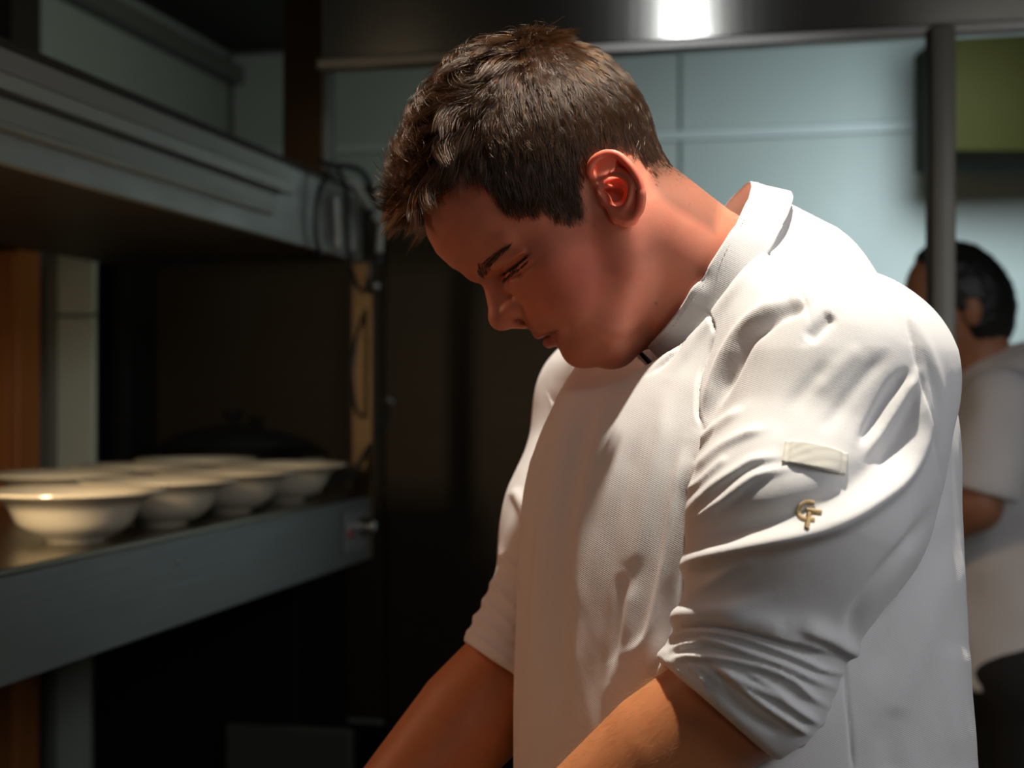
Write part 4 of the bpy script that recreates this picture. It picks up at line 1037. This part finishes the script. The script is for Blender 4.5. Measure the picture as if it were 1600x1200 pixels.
# ---- body: arms, hands and the trunk inside the jacket
EB = np.array(P(1165, 1080, .945)); WB = np.array(P(720, 1440, .99)); EFB = np.array(P(826, 1016, 1.30)); WFB = np.array(P(480, 1420, 1.2))
def hand_parts(w, fdir, pn, side):
    """w wrist, fdir direction of the fingers, pn back-of-hand normal, side +1/-1 direction of the thumb"""
    f = np.array(fdir, float); f /= np.linalg.norm(f); n = np.array(pn, float); n -= f * (n @ f); n /= np.linalg.norm(n); t = np.cross(n, f) * side
    R = np.stack([f, t, n], 1); out = []
    for k, (off, ln_) in enumerate(((.030, .074), (.010, .082), (-.011, .076), (-.030, .060))):
        b0 = w + f * .085 + t * off * .9; b1 = b0 + f * ln_ * .5 - n * .012 + t * off * .12; b2 = b1 + f * ln_ * .26 - n * .020; b3 = b2 + f * ln_ * .10 - n * .020
        out.append(([w + f * .05 + t * off * .5, b0, b1, b2, b3], [.013, .0105, .0092, .0082, .0070]))
    t0 = w + f * .022 + t * .022 - n * .004
    out.append(([t0, t0 + f * .030 + t * .026 - n * .012, t0 + f * .055 + t * .030 - n * .026, t0 + f * .072 + t * .020 - n * .040], [.017, .0135, .011, .009]))
    return out, (w + f * .052, (.046, .043, .0155), R)
HN = hand_parts(WB, WB - EB + np.array([-.05, 0, .02]), (-.2, -.5, .9), 1)
HF = hand_parts(WFB, WFB - EFB + np.array([-.05, -.02, .03]), (-.3, -.1, 1), -1)
def arms_sdf(p):
    d = chain(p, [SN, EB + (SN - EB) * .45, EB], [.052, .047, .041], .02)
    d = smin(d, chain(p, [EB, EB + (WB - EB) * .28 + (0, 0, .004), EB + (WB - EB) * .62, WB], [.041, .0425, .037, .028]), .012)
    e = chain(p, [SF, EFB + (SF - EFB) * .45, EFB], [.052, .046, .043], .02)
    e = smin(e, chain(p, [EFB, EFB + (WFB - EFB) * .28, EFB + (WFB - EFB) * .62, WFB], [.045, .050, .042, .029]), .012)
    d = np.minimum(d, e)
    for parts, (c, r, R) in (HN, HF):
        m = ln(p - c) < .2
        if m.any():
            dm = d[m]; q = p[m]
            dm = smin(dm, ellip(q, c, r, R), .012)
            for pts, rad in parts: dm = smin(dm, chain(q, pts, rad, .004), .004)
            d[m] = dm
    trunk = torso_sdf(p) + .022
    trunk = smin(trunk, chain(p, [NBc, SN], [.055, .050]) , .03); trunk = smin(trunk, chain(p, [NBc, SF], [.055, .050]), .03)
    trunk = smin(trunk, chain(p, [to_world([(-24, -140, 0)])[0], NBc], [.048, .06]), .03)
    trunk = smax(trunk, (p - CC) @ CNn + .055, .01)
    return np.maximum(smin(d, trunk, .02), .86 - p[:, 2])
bV, bF = mesh_sdf(arms_sdf, (-.34, .80, .86), (.46, 1.5, 1.60), 0.0042, slack=1.3)
def paint_skin():
    base = np.array([.68, .255, .165]); n = len(hV)
    q = to_local(hV); qa = q.copy(); qa[:, 2] = np.abs(qa[:, 2]); px = side_px(q); col = np.tile(base, (n, 1))
    def blend(w, c): 
        nonlocal col; col = col * (1 - w[:, None]) + np.array(c) * w[:, None]
    g = lambda c, r: np.exp(-(((qa - np.array(c)) / np.array(r)) ** 2).sum(1))
    blend(.75 * g((45, -40, 55), (42, 38, 30)), (.74, .19, .13))
    blend(.35 * g((110, -25, 0), (16, 16, 18)), (.60, .22, .15))
    blend(.12 * sstep(-q[:, 1], 40, 60) * sstep(q[:, 0], 20, 60), (.33, .21, .16))
    ear = near_ear(q); blend(ear * .65, (.78, .21, .14))
    # lips
    lp = np.array([(101, -50.5), (96, -52), (89, -55.5), (83, -60.5), (88, -66), (93, -69.5), (101, -68)])
    li = inpoly(q[:, :2], lp) & (qa[:, 2] < 27); ld = polydist(q[:, :2], lp)
    blend(np.where(li, np.clip(ld / 1.5, 0, 1), 0) * .85, (.42, .10, .075))
    # scalp under the hair, eyebrow bed, mole, lid line
    ins = inpoly(px, HAIRLINE) & ~ear; d = polydist(px, HAIRLINE)
    nape = sstep(px[:, 0], 985, 1040) * sstep(px[:, 1], 240, 300)
    blend(np.where(ins, np.clip(d / 14, 0, 1) * (.93 - .45 * nape), 0), (.05, .03, .02))
    B = [(95, 9.5), (89.5, 11.0), (83.5, 10.8), (77.5, 9.6), (72, 8.2), (68, 7.2)]
    blend(.45 * np.exp(-(polydist(q[:, :2], B, False) / 2.4) ** 2) * (qa[:, 2] > 8), (.12, .06, .035))
    Lm = [(99, -57.0), (94.5, -57.2), (89.5, -58.8), (83, -61.0), (80, -62.5)]
    blend(.75 * np.exp(-(polydist(q[:, :2], Lm, False) / 1.1) ** 2) * (qa[:, 2] < 32), (.10, .025, .02))
    Lh = [(62, -6.8), (67.2, -6.2), (72.7, -5.0), (77.8, -3.4), (81.5, -1.2)]
    blend(.8 * np.exp(-(polydist(q[:, :2], Lh, False) / 0.9) ** 2) * (qa[:, 2] > 14), (.08, .035, .025))
    for (mx_, my_, r_) in ((1025, 474, 2.2), (929, 352, 1.6)):
        pr = proj(hV); m = np.exp(-(ln(pr - np.array([mx_, my_])) / r_) ** 2) * (hV[:, 1] < 1.13); blend(.8 * m, (.12, .04, .03))
    return col
hc_ = paint_skin()
bc_ = np.tile(np.array([.58, .225, .095]), (len(bV), 1))
body = mesh_np('body', np.vstack([hV, bV]), np.vstack([hF, bF + len(hV)]), M_skin, chef)
vcol(body, 'skin_colour', np.vstack([hc_, bc_]))
hair = build_hair(hV, hF, chef, M_hair)
brows_and_lashes(chef, M_brow)
# ---- jacket split into its cut pieces (they share the seams)
def submesh(name, V, F, mask, mt, parent):
    f = F[mask]; u, inv = np.unique(f, return_inverse=True); return mesh_np(name, V[u], inv.reshape(f.shape), mt, parent)
fr = jReg[jF]; near_f = (fr == 1).sum(1) >= 2; far_f = ((fr == 2).sum(1) >= 2) & ~near_f
jacket = submesh('chef_jacket', jV, jF, ~near_f & ~far_f, M_fab, chef)
submesh('sleeve', jV, jF, near_f, M_fab, jacket); submesh('sleeve', jV, jF, far_f, M_fab, jacket)
# depth lookup on the near sleeve
_N = normals(jV, jF); _px = proj(jV); _vis = (jReg == 1) & (_N[:, 1] < -0.1) & (np.abs(_px[:, 0] - 1270) < 90) & (np.abs(_px[:, 1] - 760) < 100)
_sv, _sp, _sn = jV[_vis], _px[_vis], _N[_vis]
def on_sleeve(px, py, off):
    d = ln(_sp - np.array([px, py])); w = np.exp(-(d / 3.0) ** 2) + 1e-9; y = (_sv[:, 1] * w).sum() / w.sum(); n = (_sn * w[:, None]).sum(0); n /= np.linalg.norm(n)
    return np.array(P(px, py, y)) + n * off, n
# name loop
TL, TR, BR, BL = [np.array(v, float) for v in ((1227.5, 690), (1324, 710), (1320, 742), (1221.5, 723))]
nu, nv = 34, 12; top_ = []; bot_ = []
for j in range(nv + 1):
    for i in range(nu + 1):
        u, v = i / nu, j / nv
        q = (TL * (1 - u) + TR * u) * (1 - v) + (BL * (1 - u) + BR * u) * v
        q[1] -= 3.0 * math.sin(math.pi * u) * (1 - v)
        h = .0016 + .0022 * math.sin(math.pi * u) ** .6 * (1 - .5 * v)
        if 0.05 < u < 0.09 or .91 < u < .95: h -= .0008
        a, n = on_sleeve(q[0], q[1], h); top_.append(a); bot_.append(a - n * .0012)
Vp = np.array(top_ + bot_); K = (nu + 1) * (nv + 1); Fp = []
for j in range(nv):
    for i in range(nu):
        a = j * (nu + 1) + i; Fp += [(a, a + nu + 1, a + nu + 2, a + 1), (K + a, K + a + 1, K + a + nu + 2, K + a + nu + 1)]
ring = [i for i in range(nu + 1)] + [(j + 1) * (nu + 1) + nu for j in range(nv)] + [nv * (nu + 1) + nu - 1 - i for i in range(nu)] + [(nv - 1 - j) * (nu + 1) for j in range(nv - 1)]
for a, b in zip(ring, ring[1:] + ring[:1]): Fp.append((a, b, K + b, K + a))
loop_ = mesh_np('pen_loop', Vp, np.array(Fp), fabric_material('loop_fabric', (.78, .75, .68)), jacket)
loop_['label'] = 'ivory pen loop stitched on the sleeve'
# embroidered monogram: satin stitches laid across each stroke
M_gold = mat('gold_thread', (.55, .41, .23), .4, 0, .6)
def satin(pts, w, n, mb, lift=.0012):
    c = smooth_curve([(x, y, 0) for x, y in pts], 8)[:, :2]; L_ = np.r_[0, np.cumsum(ln(np.diff(c, axis=0)))]; 
    for t in np.linspace(0, L_[-1], n):
        q = np.array([np.interp(t, L_, c[:, 0]), np.interp(t, L_, c[:, 1])]); q2 = np.array([np.interp(t + .5, L_, c[:, 0]), np.interp(t + .5, L_, c[:, 1])]); q1 = np.array([np.interp(t - .5, L_, c[:, 0]), np.interp(t - .5, L_, c[:, 1])])
        tg = (q2 - q1) / (np.linalg.norm(q2 - q1) + 1e-9); nr = np.array([-tg[1], tg[0]]) * w / 2
        a, _ = on_sleeve(*(q - nr), .0004); m_, _ = on_sleeve(*q, lift); b, _ = on_sleeve(*(q + nr), .0004)
        mb.tube([a, a * .5 + m_ * .5 + (0, -.0002, 0), m_, b * .5 + m_ * .5 + (0, -.0002, 0), b], .00026, 5)
g_ = MB(); satin([(1272, 786.5), (1262, 784.5), (1253, 788), (1247.5, 797), (1250, 807), (1258, 811.5), (1273, 812.5)], 7, 62, g_); g_.build('embroidered_letter', M_gold, jacket)['label'] = 'gold embroidered letter G'
f_ = MB(); satin([(1261, 797), (1272, 799.5), (1284, 801.5)], 8, 34, f_, .0017); satin([(1264.5, 802), (1262.5, 814), (1260.5, 826)], 8, 32, f_, .0017); f_.build('embroidered_letter', M_gold, jacket)['label'] = 'gold embroidered letter F'
# ---- stand collar: open band round the neck
def collar():
    n = 120; a0 = math.radians(9); prof_ = [(-.030, .0925), (-.022, .0895), (-.012, .0862), (-.003, .0838), (0.0, .0828), (.0008, .0815), (-.001, .0802), (-.012, .0825), (-.022, .0855), (-.030, .089)]
    Vc = []; Fc = []
    for i in range(n + 1):
        th = math.pi + a0 + (2 * math.pi - 2 * a0) * i / n         # 0 = nape, pi = throat
        th2 = th - math.radians(14)
        e = math.cos(th2); l = math.sin(th2)
        for k, (z, r) in enumerate(prof_):
            rr = r * (1 + .012 * math.sin(5 * th + 1)); 
            Vc.append(CC + CE1 * e * rr * 1.0 + CE2 * l * rr * 1.06 + CNn * z)
    m = len(prof_)
    for i in range(n):
        for k in range(m): Fc.append((i * m + k, i * m + (k + 1) % m, (i + 1) * m + (k + 1) % m, (i + 1) * m + k))
    return np.array(Vc), np.array(Fc)
cV, cF = collar(); cV, cF = subdiv(cV, cF); cV, cF = subdiv(cV, cF)
cN = normals(cV, cF)
if (cN * (cV - CC)).sum() < 0: cF = cF[:, ::-1]; cN = -cN
cp = proj(cV); w_ = lambda x, y, sx, sy: np.exp(-((cp[:, 0] - x) / sx) ** 2 - ((cp[:, 1] - y) / sy) ** 2) * (cV[:, 1] < 1.13)
D_ = -.0016 * w_(1098, 432, 12, 15) + .0010 * w_(1085, 455, 14, 14) - .0006 * w_(1150, 350, 20, 8) + .0008 * vnoise(cV * 60, 4)
col_ = mesh_np('stand_collar', cV + cN * D_[:, None], cF, M_fab, jacket)
# collar edge stitching
st = MB()
for i in range(150):
    th = math.radians(195) + math.radians(330) * i / 150 - math.radians(14); r = .0862
    def pt(t): return CC + CE1 * math.cos(t) * .0846 + CE2 * math.sin(t) * .0846 * 1.06 + CNn * (-.0035)
    a, b = pt(th), pt(th + .020); st.tube([a, (a + b) / 2, b], .00028, 4)
st.build('collar_stitching', mat('thread', (.6, .58, .56), .7), jacket)['kind'] = 'stuff'
# ---- trousers and shoes (below the frame)
def legs_sdf(p):
    hip = np.array([.182, 1.15, .88]); d = ellip(p, hip, (.135, .160, .12), np.stack([FD, LD, (0, 0, 1)], 1))
    for sg in (1, -1):
        h = hip + LD * .082 * sg + (0, 0, -.04); kn = h + FD * .03 + (0, 0, -.40); an = kn - FD * .03 + LD * .02 * sg + (0, 0, -.37)
        d = smin(d, chain(p, [h, kn, an], [.086, .070, .056], .03), .03)
    return np.maximum(d, .05 - p[:, 2])
lV, lF = mesh_sdf(legs_sdf, (-.1, .85, .03), (.46, 1.45, 1.04), .009, slack=1.3)
mesh_np('trousers', lV, lF, noise_mat('black_trousers', (.012, .012, .014), (.02, .02, .022), 60, (.8, .9), 0, .1), chef)
def shoes_sdf(p):
    d = np.full(len(p), 9.)
    for sg in (1, -1):
        a = np.array([.182, 1.15, 0]) + LD * .115 * sg; heel = a - FD * .03 + (0, 0, .045); toe = a + FD * .17 + (0, 0, .035)
        s = smin(cone(p, heel, toe, .044, .040), cone(p, heel + (0, 0, .03), heel + (0, 0, .06), .045, .042), .02)
        d = np.minimum(d, s)
    return np.maximum(d, -p[:, 2] + .001)
lV, lF = mesh_sdf(shoes_sdf, (-.2, .8, -.01), (.5, 1.5, .16), .005, slack=1.4)
mesh_np('shoes', lV, lF, mat('black_leather', (.01, .01, .01), .3), chef)
# ---- golden hairs on the near forearm
def forearm_hair():
    rng = np.random.default_rng(11); N_ = normals(bV, bF); ax = (WB - EB) / np.linalg.norm(WB - EB)
    al = (bV - EB) @ ax; rad = ln(bV - EB - al[:, None] * ax); m = (al > .03) & (al < .24) & (rad < .06) & (N_[:, 1] < .5) & (N_[:, 2] > -.6)
    ids = rng.choice(np.where(m)[0], 1500); b = bV[ids] + rng.normal(0, .0015, (1500, 3)); n = N_[ids]; S = 5; L_ = rng.uniform(.005, .010, 1500)[:, None]
    ran = rng.normal(0, .35, (1500, 3)); t = ax + ran; t -= n * (t * n).sum(1)[:, None]; t /= ln(t)[:, None]; c = np.zeros((1500, S, 3))
    for k in range(S): s = k / (S - 1); c[:, k] = b + t * L_ * s * .9 + n * L_ * (.45 * s * (1 - .5 * s)) - n * .0006
    strands('forearm_hair', c, np.tile(np.array([.00006, .00006, .00005, .00004, .00002]), (1500, 1)), hair_material('fair_hair', .32, .6, .3, (.6, .35, .15), .3), chef)
forearm_hair()
# ================================================================ WORKTOP UNDER THE CHEF'S HANDS (below the frame)
wt = empty('work_counter', (-.42, 1.0, 0), 'steel work counter in front of the chef', 'counter')
M_top = steel('counter_steel', (.45, .43, .40), .3)
mb = MB(); mb.box((-.74, .35, .905), (-.035, 1.60, .94), .003); mb.build('worktop', M_top, wt)
mb = MB(); mb.box((-.72, .38, .10), (-.06, 1.58, .905), .003); mb.build('cabinet', M_steel, wt)
mb = MB(); mb.box((-.69, .41, 0), (-.09, 1.55, .10), .003); mb.build('plinth', M_black, wt)
bd = MB(); bd.box((-.42, .78, .9405), (-.05, 1.36, .962), .006, seg=2); o = bd.build('bounce_board', noise_mat('board_wood', (.62, .36, .17), (.48, .25, .10), 12, (.5, .6), 0, .1, stretch=(1, 6, 1))); tag(o, 'wooden cutting board added on the work counter for warm bounce light', 'cutting board')  # unseen board, added to bounce warm key light onto the chef
# ================================================================ THE COOK IN THE BACKGROUND, RIGHT
Y2 = 2.75
def B2(px, py, dy=0): return np.array(P(px, py, Y2 + dy))
cook = empty('person', (B2(1590, 900)[0], Y2, 0), 'blurred cook in white short-sleeved jacket behind the steel post', 'person')
c0 = B2(1600, 700); hd = B2(1492, 478)
def cj_sdf(p):
    d = cone(p, B2(1610, 660), B2(1590, 1060), .155, .165); d = smin(d, ellip(p, B2(1590, 640), (.15, .21, .11)), .05)
    sl = chain(p, [B2(1560, 640, -.16), B2(1530, 760, -.2)], [.075, .068]); sl2 = chain(p, [B2(1580, 640, .18), B2(1550, 760, .2)], [.075, .068])
    ax = B2(1530, 760) - B2(1560, 640); ax /= np.linalg.norm(ax)
    sl = np.maximum(sl, (p - B2(1528, 770, -.2)) @ ax); sl2 = np.maximum(sl2, (p - B2(1548, 770, .2)) @ ax)
    d = smin(d, sl, .02); d = smin(d, sl2, .02)
    d = smax(d, B2(0, 1062)[2] - p[:, 2], .01)
    return smax(d, (p - B2(1530, 545)) @ np.array([-.6, 0, .8]), .01)
V2, F2 = mesh_sdf(cj_sdf, B2(1440, 1090) - (0.02, .35, 0), B2(1760, 480) + (0.1, .35, 0), .007, slack=1.3)
n2 = normals(V2, F2); px2 = proj(V2)
V2 = V2 + n2 * (.004 * vnoise(V2 * (25, 25, 9), 8) + .006 * vnoise(V2 * (9, 9, 16), 9))[:, None]
def c2body(p):
    d = ellip(p, hd, (.088, .075, .115), basis((-.85, 0, -.52), (0, 1, 0))); d = smin(d, ellip(p, hd + (-.045, 0, -.05), (.06, .058, .075)), .03)
    d = smin(d, cone(p, hd + (-.10, 0, -.02), hd + (-.115, 0, -.045), .010, .014), .012)
    d = smin(d, ellip(p, hd + (.01, -.076, -.012), (.018, .010, .03)), .006); d = smin(d, ellip(p, hd + (.01, .076, -.012), (.018, .010, .03)), .006)
    d = smin(d, cone(p, hd + (.03, 0, -.04), B2(1545, 610), .055, .07), .02)
    for sg in (-1, 1):
        a, b, c, e = B2(1560, 640, .17 * sg), B2(1525, 790, .21 * sg), B2(1430, 850, .14 * sg), B2(1395, 868, .12 * sg)
        d = smin(d, chain(p, [a, b, c, e], [.05, .045, .03, .028], .01), .01)
        d = smin(d, ellip(p, e + (-.03, 0, -.006), (.045, .035, .016)), .01)
        for k in range(4):
            s_ = e + (-.06, (k - 1.5) * .017, -.008); d = smin(d, chain(p, [s_, s_ + (-.03, 0, -.008), s_ + (-.045, 0, -.025)], [.009, .0085, .007]), .003)
        d = smin(d, cone(p, e + (-.02, -.03 * sg, 0), e + (-.055, -.045 * sg, -.02), .011, .009), .004)
    return d
Vb2, Fb2 = mesh_sdf(c2body, B2(1330, 960) - (.02, .32, 0), B2(1700, 350) + (0, .32, .02), .006, slack=1.3)
b2 = mesh_np('body', Vb2, Fb2, M_skin, cook); vcol(b2, 'skin_colour', np.tile(np.array([.42, .20, .11]), (len(Vb2), 1)))
def c2hair(p):
    d = ellip(p, hd + (.012, 0, .012), (.098, .084, .122), basis((-.85, 0, -.52), (0, 1, 0)))
    return smax(d, (p - hd) @ np.array([-.80, 0, -.45]) - .020, .01)
Vh2, Fh2 = mesh_sdf(c2hair, hd - .16, hd + .16, .006, slack=1.4)
Nh2 = normals(Vh2, Fh2); Vh2 = Vh2 + Nh2 * (.003 * vnoise(Vh2 * 90, 3))[:, None]
mesh_np('hair', Vh2, Fh2, mat('black_hair', (.008, .007, .006), .5), cook)
mesh_np('chef_jacket', V2, F2, M_fab, cook)
def c2leg(p):
    t = B2(1595, 1040); d = ellip(p, t, (.155, .19, .12))
    for sg in (-1, 1):
        h = np.array([t[0], t[1] + .09 * sg, t[2] - .05]); d = smin(d, chain(p, [h, h + (-.01, 0, -.4), (h[0], h[1], .10)], [.10, .075, .06], .03), .03)
        d = smin(d, cone(p, (h[0] + .02, h[1], .05), (h[0] - .16, h[1], .042), .045, .04), .01)
    return np.maximum(d, .001 - p[:, 2])
Vl2, Fl2 = mesh_sdf(c2leg, (B2(1595, 0)[0] - .3, Y2 - .35, -.01), (B2(1595, 0)[0] + .3, Y2 + .35, 1.05), .010, slack=1.3)
mesh_np('trousers', Vl2, Fl2, noise_mat('black_cloth', (.012, .012, .013), (.02, .02, .02), 50, (.8, .9), 0, .1), cook)
